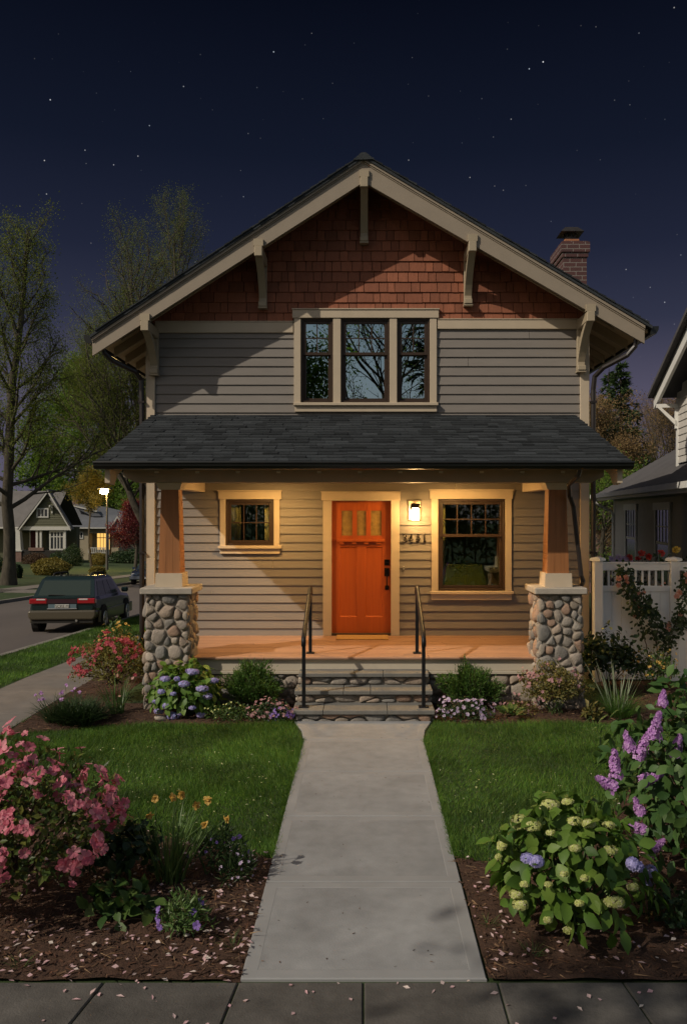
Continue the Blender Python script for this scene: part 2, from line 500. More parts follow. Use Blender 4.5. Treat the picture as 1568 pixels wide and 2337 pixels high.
# frieze band
for xa, xb, za, zc in ((HX0+.14, X(670), 760, 735.5), (X(998), HX1-.14, 751.6, 730)):
    m = MB(); m.bevbox(xa, xb, YW-.04, YW+.02, Z(za), Z(zc)); m.box(xa, xb, YW-.05, YW+.02, Z(zc), Z(zc-2))
    m.build("frieze_band", M["trim"], house)

# gable shingles
rng = np.random.default_rng(3)
m = MB()
zb = Z(737); row = .158
z = zb; i = 0
while z < 7.62:
    x = -3.25 + rng.random()*.15
    while x < 3.35:
        w = rng.choice([.11, .14, .17, .2, .235, .27]) * (.92+.16*rng.random())
        xa, xb = x, min(x+w-.009, 3.36)
        x += w
        if X(668) < (xa+xb)/2 < X(1000.4) and z < Z(712): 
            if z+row < Z(708): continue
        ta, tb = min(z+row+.03, zr(xa)-.105), min(z+row+.03, zr(xb)-.105)
        if max(ta, tb) < z+.012: continue
        za, zc = min(z, ta-.004), min(z, tb-.004)
        dz = rng.normal(0, .0025); t = .016+rng.random()*.006
        dz = min(0, dz)
        m.hexa([(xa, YW-t-.008, za+dz), (xb, YW-t-.008, zc+dz), (xb, YW+.01, zc+dz), (xa, YW+.01, za+dz),
                (xa, YW-.003, ta), (xb, YW-.003, tb), (xb, YW+.01, tb), (xa, YW+.01, ta)])
    z += row; i += 1
m.build("gable_shingles", M["cedar"], house)

# ---------------------------------------------------------------- main roof
XL, XR = -3.98, 4.20
roof = MB()
roof.prism_y([(XL, zr(XL)), (0, 7.74), (XR, zr(XR)), (XR, zr(XR)-.045), (0, 7.69), (XL, zr(XL)-.045)], YBARGE-.05, YB+.5)
# ragged butt edges of the courses along the rake
for sgn, xe, sl in ((-1, XL, .659), (1, XR, .593)):
    n = int(abs(xe)/math.cos(math.atan(sl))*0+abs(xe)/.125)
    for k in range(n):
        xa = sgn*(k*.125); xb = sgn*min(abs(xe), k*.125+.15)
        za, zb2 = zr(xa), zr(xb)
        t0, t1 = .008, .024+.008*rng.random()
        yy = YBARGE-.06-.012*rng.random()
        roof.hexa([(xa, yy, za-.002), (xb, yy, zb2-.002), (xb, YB+.5, zb2-.002), (xa, YB+.5, za-.002),
                   (xa, yy, za+t0), (xb, yy, zb2+t1), (xb, YB+.5, zb2+t1), (xa, YB+.5, za+t0)])
for k in range(32):
    y0 = YBARGE-.07+k*.28
    roof.hexa([(-.15, y0, 7.655), (.15, y0, 7.665), (.15, y0+.33, 7.645), (-.15, y0+.33, 7.635),
               (-.035, y0, 7.762), (.035, y0, 7.762), (.035, y0+.33, 7.748), (-.035, y0+.33, 7.748)])
roof_o = roof.build("roof", M["roof"], house)
m = MB()
m.prism_y([(XL+.03, zr(XL+.03)-.05), (0, 7.685), (XR-.03, zr(XR-.03)-.05), (XR-.03, zr(XR-.03)-.1), (0, 7.63), (XL+.03, zr(XL+.03)-.1)], YBARGE+.06, YB+.4)
m.build("soffit", M["soffit"], roof_o)
for y in np.arange(12.06, 17, .61):
    m = MB(); m.prism_y([(XL+.1, zr(XL+.1)-.102), (HX0+.0, zr(HX0)-.102), (HX0+.0, zr(HX0)-.25), (XL+.1, zr(XL+.1)-.23)], y, y+.05)
    m.build("rafter", M["rafter"], roof_o)
    m = MB(); m.prism_y([(XR-.1, zr(XR-.1)-.102), (HX1, zr(HX1)-.102), (HX1, zr(HX1)-.25), (XR-.1, zr(XR-.1)-.23)], y, y+.05)
    m.build("rafter", M["rafter"], roof_o)
# sub fascia inside the rake: lower board seen from beneath
m = MB()
for s, xe in ((-1, HX0-.3), (1, HX1+.3)):
    m.prism_y([(0, 7.6), (xe, zr(xe)-.103), (xe, zr(xe)-.24), (0, 7.46)], 12.2, 12.25)
m.build("rake_rafter", M["rafter"], roof_o)
# barge boards with a moulding along the top
for xe, dx in ((XL, .02), (XR, -.1)):
    m = MB()
    xa = xe+dx
    m.prism_y([(0, 7.68), (xa, zr(xa)-.06), (xa, zr(xa)-.31), (0, 7.36)], YBARGE, YBARGE+.045)
    m.prism_y([(0, 7.70), (xa, zr(xa)-.05), (xa, zr(xa)-.095), (0, 7.655)], YBARGE-.03, YBARGE-.001)
    m.prism_y([(0, 7.652), (xa, zr(xa)-.098), (xa, zr(xa)-.118), (0, 7.632)], YBARGE-.012, YBARGE-.001)
    m.build("barge_board", M["barge"], roof_o)
# knee braces
M["brace"] = mk("brace_paint", (.36, .295, .20), .55, ns=5, na=.06)
for px, zf in ((356, 4.64), (602, 5.66), (831, 6.65), (1066, 5.70), (1322, 4.69)):
    x = X(px); w = .058
    zb2 = zr(x)-.37
    zc = zr(abs(x)*(-1 if x < 0 else 1))-.33
    m = MB()
    m.bevbox(x-w, x+w, YBARGE-.04, YW-.02, zb2-.09, zb2+.06, .008)           # lookout beam
    m.box(x-w-.012, x+w+.012, YBARGE-.035, YBARGE+.05, zb2+.06, zb2+.16)
    m.bevbox(x-w, x+w, YW-.10, YW-.02, zf+.06, zb2-.09, .006)               # post on the wall
    # curved brace
    p0 = np.array([YBARGE+.03, zb2-.09]); p1 = np.array([YW-.10, zf+.13]); ctr = np.array([YBARGE+.12, zf+.42*(zb2-zf)])
    inn = []; out = []
    for t in np.linspace(0, 1, 9):
        p = (1-t)**2*p0+2*t*(1-t)*(p0*.4+p1*.6+np.array([.04, .10]))+t*t*p1
        inn.append(p); out.append(p+np.array([.12, .0])*(1-t)+np.array([.0, .15])*t)
    poly = [tuple(p) for p in inn]+[tuple(p) for p in out[::-1]]
    nn = len(inn)
    V = [(x-w*.9, p[0], p[1]) for p in inn+out]+[(x+w*.9, p[0], p[1]) for p in inn+out]
    fs = []
    k2 = 2*nn
    for j in range(nn-1):
        fs += [(j, j+1, nn+j+1, nn+j), (k2+j, k2+nn+j, k2+nn+j+1, k2+j+1), (j, k2+j, k2+j+1, j+1), (nn+j, nn+j+1, k2+nn+j+1, k2+nn+j)]
    m.add(V, fs)
    m.bevbox(x-w-.004, x+w+.004, YW-.15, YW-.02, zf, zf+.075, .008)          # foot block
    m.box(x-w-.01, x+w+.01, YW-.135, YW-.02, zf-.025, zf)
    m.build("knee_brace", M["brace"], house)

# eave gutters and downspouts
def gutter_profile(m, pts2, y0, y1): m.prism_y(pts2, y0, y1)
for s, xe in ((-1, XL), (1, XR)):
    zz = zr(xe)
    m = MB()
    m.prism_y([(xe+s*-.01, zz+.0), (xe+s*.11, zz+.005), (xe+s*.105, zz-.05), (xe+s*.07, zz-.11), (xe+s*-.01, zz-.12)], YBARGE+.0, YB+.4)
    m.build("gutter", M["dark_metal"], house)
for s, pts in ((-1, [(-3.86, 12.0, 5.02), (-3.82, 12.02, 4.88), (-3.72, 12.1, 4.78), (-3.45, 12.32, 4.66), (-3.39, 12.44, 4.55), (-3.385, 12.45, 4.0), (-3.385, 12.45, 0.05)]),
               (1, [(4.02, 12.0, 5.12), (4.0, 12.02, 4.98), (3.9, 12.06, 4.86), (3.62, 12.3, 4.72), (3.52, 12.42, 4.6), (3.505, 12.45, 4.4), (3.505, 12.45, 0.05)])):
    m = MB()
    m.tube(pts, .038, 8, phase=math.pi/8)
    for zc in (4.2, 3.4, 1.9): m.box(pts[-1][0]-.045, pts[-1][0]+.045, 12.405, 12.497, zc, zc+.03)
    m.build("downspout", M["spout"], house)

# ---------------------------------------------------------------- windows
def window(x0, x1, z0, z1, casing=None, cols=3, rows=2, hung=True, glass="glass", yw=YW, split=.455):
    """frame with sashes, panes and muntins"""
    fr = MB(); d = .035
    y0, y1 = yw-.02, yw+.09
    for a in ((x0, x0+d, z0, z1), (x1-d, x1, z0, z1), (x0+d, x1-d, z0, z0+d), (x0+d, x1-d, z1-d, z1)):
        fr.bevbox(a[0], a[1], y0, y1, a[2], a[3], .004)
    w = fr.build("window", M["sash"], house)
    ix0, ix1, iz0, iz1 = x0+d, x1-d, z0+d, z1-d
    bar = .045
    zm = iz1-(iz1-iz0)*split if hung else iz0
    def sash(a0, a1, b0, b1, ys, grid):
        s = MB()
        for a in ((a0, a0+bar, b0, b1), (a1-bar, a1, b0, b1), (a0+bar, a1-bar, b0, b0+bar), (a0+bar, a1-bar, b1-bar, b1)):
            s.bevbox(a[0], a[1], ys, ys+.035, a[2], a[3], .004)
        if grid:
            for i in range(1, grid[0]):
                c = a0+bar+(a1-a0-2*bar)*i/grid[0]; s.box(c-.008, c+.008, ys+.008, ys+.03, b0+bar, b1-bar)
            for i in range(1, grid[1]):
                c = b0+bar+(b1-b0-2*bar)*i/grid[1]; s.box(a0+bar, a1-bar, ys+.0095, ys+.0285, c-.008, c+.008)
        so = s.build("sash", M["sash"], w)
        MB().box(a0+bar-.004, a1-bar+.004, ys+.016, ys+.022, b0+bar-.004, b1-bar+.004).build("pane", M[glass], w)
    if hung:
        sash(ix0, ix1, zm-.01, iz1, yw+.0, (cols, rows))
        sash(ix0, ix1, iz0, zm+.03, yw+.04, None)
    else:
        sash(ix0, ix1, iz0, iz1, yw+.01, (cols, rows))
    return w

def casing(w, head, sides, sill, inner):
    """head (x0,x1,z0,z1), side outer xs, sill (x0,x1,z0,z1), inner opening (x0,x1,z0,z1)"""
    m = MB()
    m.bevbox(head[0], head[1], YW-.062, YW-.005, head[2], head[3], .004)
    m.box(head[0]-.012, head[1]+.012, YW-.075, YW-.005, head[3], head[3]+.018)
    m.bevbox(sides[0], inner[0], YW-.05, YW+.0, inner[2], head[2], .003)
    m.bevbox(inner[1], sides[1], YW-.05, YW+.0, inner[2], head[2], .003)
    m.build("casing", M["trim"], w)
    if sill:
        m = MB()
        zt = inner[2]
        m.bevbox(sill[0], sill[1], YW-.095, YW+.0, zt-.045, zt, .005)
        m.bevbox(sides[0]+.0, sides[1]-.0, YW-.055, YW+.0, sill[2], zt-.045, .003)
        m.build("sill", M["trim"], w)

o = OPEN_LOW[0]
w = window(*o, cols=3, rows=2, hung=False)
casing(w, (X(500), X(643), Z(1139), Z(1121)), (X(503.5), X(639)), (X(500), X(644), Z(1263), 0), (X(516), X(626), Z(1244.5), 0))
o = OPEN_LOW[2]
w = window(*o, cols=4, rows=2, split=.40)
casing(w, (X(980.5), X(1168.7), Z(1138), Z(1119)), (X(984), X(1166)), (X(981), X(1170), Z(1368), 0), (X(999), X(1152), Z(1347.6), 0))
ups = []
for k, o in enumerate(OPEN_UP):
    ups.append(window(*o, cols=(2, 3, 2)[k], rows=2, glass="glass_up", split=.42))
m = MB()
m.bevbox(X(668.3), X(1000.4), YW-.064, YW-.003, Z(727), Z(708), .004)
m.box(X(667), X(1001.7), YW-.078, YW-.003, Z(708), Z(705.8))
zb2 = Z(919.7)
for a, b in ((X(672), X(687)), (X(760.7), X(778)), (X(889), X(905.6)), (X(980.4), X(996))):
    m.bevbox(a, b, YW-.05, YW+.0, zb2, Z(727), .003)
m.build("casing", M["trim"], ups[1])
m = MB()
m.bevbox(X(671), X(999), YW-.095, YW+.0, zb2-.045, zb2, .005)
m.bevbox(X(674), X(996), YW-.055, YW+.0, Z(940), zb2-.045, .003)
m.build("sill", M["trim"], ups[1])

# curtains and an armchair seen through the glass
def curtain(x0, x1, z0, z1, y):
    xs = np.linspace(x0, x1, int((x1-x0)/.012)+2)
    V = []; n = len(xs)
    for zz in (z0, z1):
        V += [(x, y+.022*math.sin((x-x0)*95)+.01*math.sin(x*41), zz) for x in xs]
    m = MB(); m.add(V, [(i, i+1, n+i+1, n+i) for i in range(n-1)])
    return m.build("curtain", M["curtain"], None, org=((x0+x1)/2, y, z0), smooth=True)
c = curtain(X(519), X(548), Z(1290), Z(1142), YW+.13); tag(c, "pale curtain drawn to the left side of the small porch window", "curtain", "curtains in the porch windows")
c = curtain(X(602), X(624), Z(1290), Z(1142), YW+.13); tag(c, "pale curtain gathered at the right side of the small porch window", "curtain", "curtains in the porch windows")
c = curtain(X(1002), X(1018), Z(1380), Z(1142), YW+.16); tag(c, "pale curtain hanging at the left side of the large porch window", "curtain", "curtains in the porch windows")

ach = thing("armchair", "green armchair standing inside behind the large porch window", "armchair", (X(1085), 13.5, FLOOR))
ax = X(1085)
m = MB()
m.bevbox(ax-.4, ax+.4, 13.25, 13.85, FLOOR+.2, FLOOR+.48, .05); m.build("seat", M["chair_cloth"], ach)
m = MB(); m.hexa([(ax-.42, 13.75, FLOOR+.3), (ax+.42, 13.75, FLOOR+.3), (ax+.42, 13.92, FLOOR+.3), (ax-.42, 13.92, FLOOR+.3), (ax-.3, 13.9, FLOOR+1.0), (ax+.3, 13.9, FLOOR+1.0), (ax+.3, 14.02, FLOOR+1.0), (ax-.3, 14.02, FLOOR+1.0)])
m.build("backrest", M["chair_cloth"], ach)
for s in (-1, 1):
    MB().bevbox(ax+s*.47-.07, ax+s*.47+.07, 13.25, 13.9, FLOOR+.15, FLOOR+.66, .05).build("armrest", M["chair_cloth"], ach)
    for yy in (13.3, 13.85): MB().tube([(ax+s*.38, yy, FLOOR), (ax+s*.36, yy, FLOOR+.2)], .02, 6).build("leg", M["sash"], ach)

# ---------------------------------------------------------------- front door
dx0, dx1, dz0, dz1 = OPEN_LOW[1]
m = MB()
yd = YW+.03
lite = (X(777.6), X(872.6), Z(1223.8), Z(1163))
pan = [(X(775.4), X(815), Z(1408), Z(1248)), (X(833.4), X(873), Z(1408), Z(1248))]
cells = [lite]+pan
xs = sorted({dx0, dx1, *[c[0] for c in cells], *[c[1] for c in cells]})
zs = sorted({dz0+.035, dz1, *[c[2] for c in cells], *[c[3] for c in cells]})
for a, b in zip(xs[:-1], xs[1:]):
    for c, d in zip(zs[:-1], zs[1:]):
        mx, mz = (a+b)/2, (c+d)/2
        if any(q[0] < mx < q[1] and q[2] < mz < q[3] for q in cells): continue
        m.add([(a, yd, c), (b, yd, c), (b, yd, d), (a, yd, d)], [(0, 1, 2, 3)])
for q in pan:   # recessed panels with sloped edges
    e = .018; r = yd+.016
    V = [(q[0], yd, q[2]), (q[1], yd, q[2]), (q[1], yd, q[3]), (q[0], yd, q[3]), (q[0]+e, r, q[2]+e), (q[1]-e, r, q[2]+e), (q[1]-e, r, q[3]-e), (q[0]+e, r, q[3]-e)]
    m.add(V, [(0, 1, 5, 4), (1, 2, 6, 5), (2, 3, 7, 6), (3, 0, 4, 7), (4, 5, 6, 7)])
q = lite; nb = 3; bw = (q[1]-q[0])/nb
for i in (1, 2): m.box(q[0]+bw*i-.035, q[0]+bw*i+.035, yd-.001, yd+.04, q[2], q[3])
for a in ((q[0], q[0]+.012, q[2], q[3]), (q[1]-.012, q[1], q[2], q[3]), (q[0], q[1], q[2]-.0, q[2]+.012), (q[0], q[1], q[3]-.012, q[3])):
    m.box(a[0], a[1], yd+.002, yd+.04, a[2], a[3])
m.box(dx0, dx1, yd+.045, yd+.05, dz0, q[2]); m.box(dx0, dx1, yd+.045, yd+.05, q[3], dz1)
door = m.build("door", M["door"], house)
m = MB()
m.bevbox(X(769.5), X(877.5), yd-.055, yd, Z(1236), Z(1230), .004)
for px in (780, 808, 836, 864): m.bevbox(X(px-5.5), X(px+5.5), yd-.04, yd, Z(1242), Z(1236)-.001, .004)
m.build("door_shelf", M["door"], door)
for i in range(3):
    MB().box(q[0]+bw*i+.005, q[0]+bw*(i+1)-.005, yd+.02, yd+.026, q[2]+.004, q[3]-.004).build("pane", M["amber_glow_tint"], door)
m = MB()
m.bevbox(X(877.5), X(888.5), yd-.014, yd, Z(1290), Z(1276.5), .004); m.lathe([(.02, 0), (.02, .01)], (X(883), yd-.02, Z(1284)), 10)
m.build("deadbolt", M["hardware"], door)
m = MB()
m.bevbox(X(877.5), X(888.5), yd-.014, yd, Z(1315), Z(1296), .004)
m.tube([(X(883), yd-.01, Z(1310)), (X(883), yd-.05, Z(1313)), (X(882.5), yd-.06, Z(1326)), (X(883), yd-.05, Z(1338)), (X(883), yd-.01, Z(1341))], .009, 8)
m.tube([(X(883), yd-.03, Z(1300)), (X(883), yd, Z(1300))], .02, 10)
m.bevbox(X(878.5), X(887.5), yd-.012, yd, Z(1346), Z(1336), .004)
m.build("door_handle", M["hardware"], door)
m = MB()
m.bevbox(X(734), X(912.6), YW-.066, YW-.003, Z(1142), Z(1123), .004)
m.box(X(732.5), X(914), YW-.08, YW-.003, Z(1123), Z(1121.2))
m.bevbox(X(737.6), X(757), YW-.052, YW+.06, FLOOR, Z(1142), .003); m.bevbox(X(892), X(911), YW-.052, YW+.06, FLOOR, Z(1142), .003)
m.build("door_casing", M["trim"], door)
MB().bevbox(dx0, dx1, YW-.03, YW+.06, FLOOR+.001, FLOOR+.035, .006).build("threshold", M["sash"], door)

# ---------------------------------------------------------------- porch
PE, PZ0, PZ1 = 9.86, 3.14, 4.02        # eave line and heights
PXL, PXR = -3.22, 3.22
sl = (PZ1-PZ0)/(YW-PE)
m = MB()
m.prism_x([(PE, PZ0), (YW, PZ1), (YW, PZ1-.03), (PE, PZ0-.03)], PXL, PXR)
rows = 18
ln = math.hypot(YW-PE, PZ1-PZ0)
for r in range(rows):
    t0, t1 = r/rows, (r+1.25)/rows
    x = PXL-.02-rng.random()*.2
    while x < PXR:
        w_ = rng.uniform(.13, .33)
        xa, xb = max(x, PXL-.015), min(x+w_-.004, PXR+.015)
        x += w_
        if xb-xa < .02: continue
        th = .018+.018*rng.random(); jit = rng.normal(0, .02)/ln
        ta = max(0, t0+jit*.5)-(.008 if r == 0 else 0); tb = min(t1, 1.0)
        ya, za = PE+(YW-PE)*ta, PZ0+(PZ1-PZ0)*ta
        yb_, zb_ = PE+(YW-PE)*tb, PZ0+(PZ1-PZ0)*tb
        m.hexa([(xa, ya, za+.001), (xb, ya, za+.001), (xb, yb_, zb_+.001), (xa, yb_, zb_+.001),
                (xa, ya, za+th), (xb, ya, za+th), (xb, yb_, zb_+.005), (xa, yb_, zb_+.005)])
proof = m.build("porch_roof", M["roof"], house)
m = MB()
m.prism_x([(PE+.02, PZ0-.032), (YW, PZ1-.032), (YW, PZ1-.06), (PE+.02, PZ0-.06)], PXL+.05, PXR-.05)
m.box(-3.0, 3.0, 10.5, YW-.002, 3.0, 3.02)
m.build("porch_ceiling", M["ceiling"], proof)
for cx_, lb_ in ((-1.3, "flush porch ceiling light above the small window side"), (1.35, "flush porch ceiling light above the large window side")):
    cl = thing("ceiling_light", lb_, "ceiling light", (cx_, 11.6, 3.0), "ceiling lights under the porch roof")
    m = MB(); m.lathe([(.15, 2.985), (.165, 2.985), (.165, 2.999), (.15, 2.999)], (cx_, 11.6, 0), 20); m.build("trim_ring", M["hardware"], cl)
    m = MB(); m.lathe([(.0, 2.955), (.06, 2.957), (.12, 2.968), (.149, 2.985), (.149, 2.998)], (cx_, 11.6, 0), 20); m.build("lens", emis("porch_light_glow", (1.0, .58, .19), 150.0), cl, smooth=True)
# gutter with rolled lip, closed ends
m = MB()
m.prism_x([(PE+.0, PZ0-.0), (PE-.115, PZ0+.005), (PE-.12, PZ0-.012), (PE-.105, PZ0-.022), (PE-.10, PZ0-.05), (PE-.07, PZ0-.085), (PE, PZ0-.09)], PXL-.02, PXR+.02)
m.build("porch_gutter", M["dark_metal"], house)
# beam with raking cut ends, little rafter blocks under the eave
m = MB()
m.add([(x, y, z) for y in (10.45, 10.75) for x, z in ((-3.08, 2.99), (-2.93, 2.917), (2.93, 2.917), (3.08, 2.99), (3.08, 3.26), (-3.08, 3.26))],
      [(0, 1, 2, 3, 4, 5), (11, 10, 9, 8, 7, 6), (0, 6, 7, 1), (1, 7, 8, 2), (2, 8, 9, 3), (3, 9, 10, 4), (4, 10, 11, 5), (5, 11, 6, 0)])
beam = m.build("porch_beam", M["barge"], house)
for k in range(12):
    px = 260+92.7*k+5
    xx = (px-CX)/F*10.43
    MB().bevbox(xx-.026, xx+.026, 10.435, 10.449, 3.033, 3.062, .003).build("beam_block", M["white"], beam)
for s in (-1, 1):
    xa = s*3.14
    m = MB()
    m.prism_x([(PE+.03, PZ0-.062), (YW-.06, PZ1-.07), (YW-.06, PZ1-.25), (PE+.35, PZ0-.14), (PE+.22, PZ0-.27), (PE+.03, PZ0-.25)], min(xa, xa-s*.06), max(xa, xa-s*.06))
    m.build("fly_rafter", M["trim"], proof)
    m = MB()
    m.bevbox(s*2.5-.075, s*2.5+.075, 10.76, YW-.02, 2.84, 2.999, .006)
    m.build("tie_beam", M["trim"], beam)
# porch floor boards
m = MB()
nb = 15; y0 = 10.66
for k in range(nb):
    ya = y0+(YW-.005-y0)*k/nb; yb_ = y0+(YW-.005-y0)*(k+1)/nb-.004
    x = -2.42-rng.random()*.0
    cuts = [-2.6]+sorted(rng.uniform(-1.8, 1.8, 1).tolist())+[2.6]
    for a, b in zip(cuts[:-1], cuts[1:]):
        if k == 0: m.bevbox(a, b-.003, ya-.03, yb_, FLOOR-.035, FLOOR, .008)
        else: m.box(a, b-.003, ya, yb_, FLOOR-.03, FLOOR+rng.normal(0, .0008))
m.build("porch_floor", M["decking"], house)
m = MB()
m.bevbox(-2.45, 2.45, 10.68, 10.74, .455, FLOOR-.036, .004); m.bevbox(-2.45, 2.45, 10.665, 10.74, .41, .453, .004)
m.build("porch_skirt", M["skirt"], house)

# ---- stone facings: power-diagram cells, rounded and domed
def clip(poly, a, b):
    out = []
    n = len(poly)
    for i in range(n):
        p, q = poly[i], poly[(i+1) % n]
        dp, dq = a[0]*p[0]+a[1]*p[1]-b, a[0]*q[0]+a[1]*q[1]-b
        if dp <= 0: out.append(p)
        if dp*dq < 0:
            t = dp/(dp-dq); out.append((p[0]+t*(q[0]-p[0]), p[1]+t*(q[1]-p[1])))
    return out

def stones(mb, W_, H_, mapf, rmin, rmax, seed, depth=.05, gap=.009, asp=1.0, bulge=.02):
    rg = np.random.default_rng(seed)
    P = []
    for att in range(6000):
        r = rmin+(rmax-rmin)*rg.random()**1.8
        if att > 1500: r = rmin*(1+.3*rg.random())
        p = (rg.uniform(-bulge*.5, W_+bulge*.5), rg.uniform(0, H_))
        if all(math.hypot((p[0]-q[0])/asp, p[1]-q[1]) > .86*(r+q[2]) for q in P): P.append((*p, r))
    for i, (x, y, r) in enumerate(P):
        poly = [(-bulge, 0), (W_+bulge, 0), (W_+bulge, H_), (-bulge, H_)]
        for j, (x2, y2, r2) in enumerate(P):
            if i == j or math.hypot(x-x2, y-y2) > 4.2*rmax*max(asp, 1): continue
            ax_, ay_ = (x2-x)/asp**2, y2-y
            c = .5*((x2*x2-x*x)/asp**2+y2*y2-y*y+r*r-r2*r2)
            poly = clip(poly, (ax_, ay_), c)
            if len(poly) < 3: break
        if len(poly) < 3: continue
        A = np.array(poly); ctr = A.mean(0)
        ext = np.sqrt(((A-ctr)**2).sum(1)).mean()
        if ext < .018: continue
        # pull in for the joint, then round the corners
        A = ctr+(A-ctr)*(1-gap/ext)
        for _ in range(3):
            B = np.roll(A, -1, 0); q_ = .235
            A = np.stack([A*(1-q_)+B*q_, A*q_+B*(1-q_)], 1).reshape(-1, 2)
            # drop near-duplicates
            keep = np.linalg.norm(A-np.roll(A, 1, 0), axis=1) > .002
            A = A[keep]
            if len(A) > 44: break
        n = len(A); th = depth*rg.uniform(.75, 1.2)*min(1.25, .55+ext/.11)
        tx, ty = rg.normal(0, .12, 2)
        rings = [(1.0, -.25), (1.0, .18), (.965, .48), (.86, .80), (.62, .97)]
        V = []
        lump = [rg.uniform(-1, 1, 2)*18 for _ in range(2)]
        for sc, hh in rings:
            for a in A:
                u = ctr+(a-ctr)*sc
                h_ = th*hh
                if hh > 0: h_ += th*.09*(math.sin(u@lump[0])+math.sin(u@lump[1]+1))+(u-ctr)@np.array([tx, ty])*hh
                V.append(mapf(u[0], u[1], h_))
        V.append(mapf(ctr[0], ctr[1], th*1.02))
        fs = [(k*n+j, k*n+(j+1) % n, (k+1)*n+(j+1) % n, (k+1)*n+j) for k in range(len(rings)-1) for j in range(n)]
        last = (len(rings)-1)*n
        fs += [(last+j, last+(j+1) % n, len(V)-1) for j in range(n)]
        mb.add(V, fs)

def pier(cx, seed):
    cy = 10.70; hb, ht = .282, .255; H = 1.482
    z0 = -.05
    def half(z): return hb+(ht-hb)*max(0, min(1, (z)/H))
    m = MB()
    m.hexa([(cx-hb, cy-hb, z0), (cx+hb, cy-hb, z0), (cx+hb, cy+hb, z0), (cx-hb, cy+hb, z0), (cx-ht, cy-ht, H), (cx+ht, cy-ht, H), (cx+ht, cy+ht, H), (cx-ht, cy+ht, H)])
    p = m.build("stone_pier", M["mortar"], house)
    m = MB()
    stones(m, 2*hb, H-z0, lambda u, v, h: (cx+(u/hb-1)*half(z0+v), cy-half(z0+v)-(h*.8-.014), z0+v), .052, .135, seed)
    stones(m, 2*hb, H-z0, lambda u, v, h: (cx-half(z0+v)-(h*.8-.014), cy+(1-u/hb)*half(z0+v), z0+v), .052, .135, seed+1)
    stones(m, 2*hb, H-z0, lambda u, v, h: (cx+half(z0+v)+(h*.8-.014), cy+(u/hb-1)*half(z0+v), z0+v), .052, .135, seed+2)
    m.build("stone_facing", M["stone"], p, smooth=True)
    m = MB()
    m.bevbox(cx-.335, cx+.335, cy-.335, cy+.335, 1.482, 1.566, .012)
    m.build("pier_cap", M["cap"], p)
    # tapered cedar column on a painted plinth
    c = MB()
    cy2 = 10.69; b, t = .142, .112; zb_, zt_ = 1.74, 2.83
    for s in range(4):
        # three boards a side, a hair apart
        for j in range(3):
            u0, u1 = -1+2*j/3+.006, -1+2*(j+1)/3-.006
            def pt(u, r, z):
                q = {0: (u*r, -r), 1: (r, u*r), 2: (-u*r, r), 3: (-r, -u*r)}[s]
                return (cx+q[0], cy2+q[1], z)
            c.add([pt(u0, b, zb_), pt(u1, b, zb_), pt(u1, t, zt_), pt(u0, t, zt_)], [(0, 1, 2, 3)])
    bb, tt = b-.003, t-.003
    c.hexa([(cx-bb, cy2-bb, zb_), (cx+bb, cy2-bb, zb_), (cx+bb, cy2+bb, zb_), (cx-bb, cy2+bb, zb_), (cx-tt, cy2-tt, zt_), (cx+tt, cy2-tt, zt_), (cx+tt, cy2+tt, zt_), (cx-tt, cy2+tt, zt_)])
    co = c.build("porch_column", M["column"], house)
    m = MB()
    m.hexa([(cx-.176, cy2-.176, 1.566), (cx+.176, cy2-.176, 1.566), (cx+.176, cy2+.176, 1.566), (cx-.176, cy2+.176, 1.566), (cx-.170, cy2-.170, 1.742), (cx+.170, cy2-.170, 1.742), (cx+.170, cy2+.170, 1.742), (cx-.170, cy2+.170, 1.742)])
    m.build("plinth", M["trim"], co)
    m = MB()
    m.hexa([(cx-.135, cy2-.135, 2.825), (cx+.135, cy2-.135, 2.825), (cx+.135, cy2+.135, 2.825), (cx-.135, cy2+.135, 2.825), (cx-.17, cy2-.17, 2.915), (cx+.17, cy2-.17, 2.915), (cx+.17, cy2+.17, 2.915), (cx-.17, cy2+.17, 2.915)])
    m.build("capital", M["trim"], co)
pier(-2.515, 11); pier(2.515, 31)
# porch downspout at the right column
m = MB()
m.tube([(2.63, 9.92, 3.06), (2.62, 9.97, 2.98), (2.57, 10.2, 2.88), (2.50+.14, 10.45, 2.74), (2.70, 10.5, 2.6), (2.78, 10.5, 1.9), (2.80, 10.5, 1.72), (2.84, 10.56, 1.65), (2.89, 10.75, 1.60), (2.905, 10.95, 1.52), (2.905, 10.98, 1.4), (2.905, 10.98, .1)], .03, 8, phase=math.pi/8)
m.build("downspout", M["spout"], house)

# foundation under the porch
m = MB(); m.box(-2.45, 2.45, 10.72, 10.95, -.3, .41)
fo = m.build("foundation", M["mortar"], house)
for u0_, wd, sd_ in ((-2.27, 1.45, 51), (.85, 1.40, 52)):
    m = MB(); stones(m, wd, .46, lambda u, v, h: (u0_+u, 10.72-(h*.85-.012), -.05+v), .06, .17, sd_, bulge=.0, asp=1.15)
    m.build("stone_facing", M["stone"], fo, smooth=True)

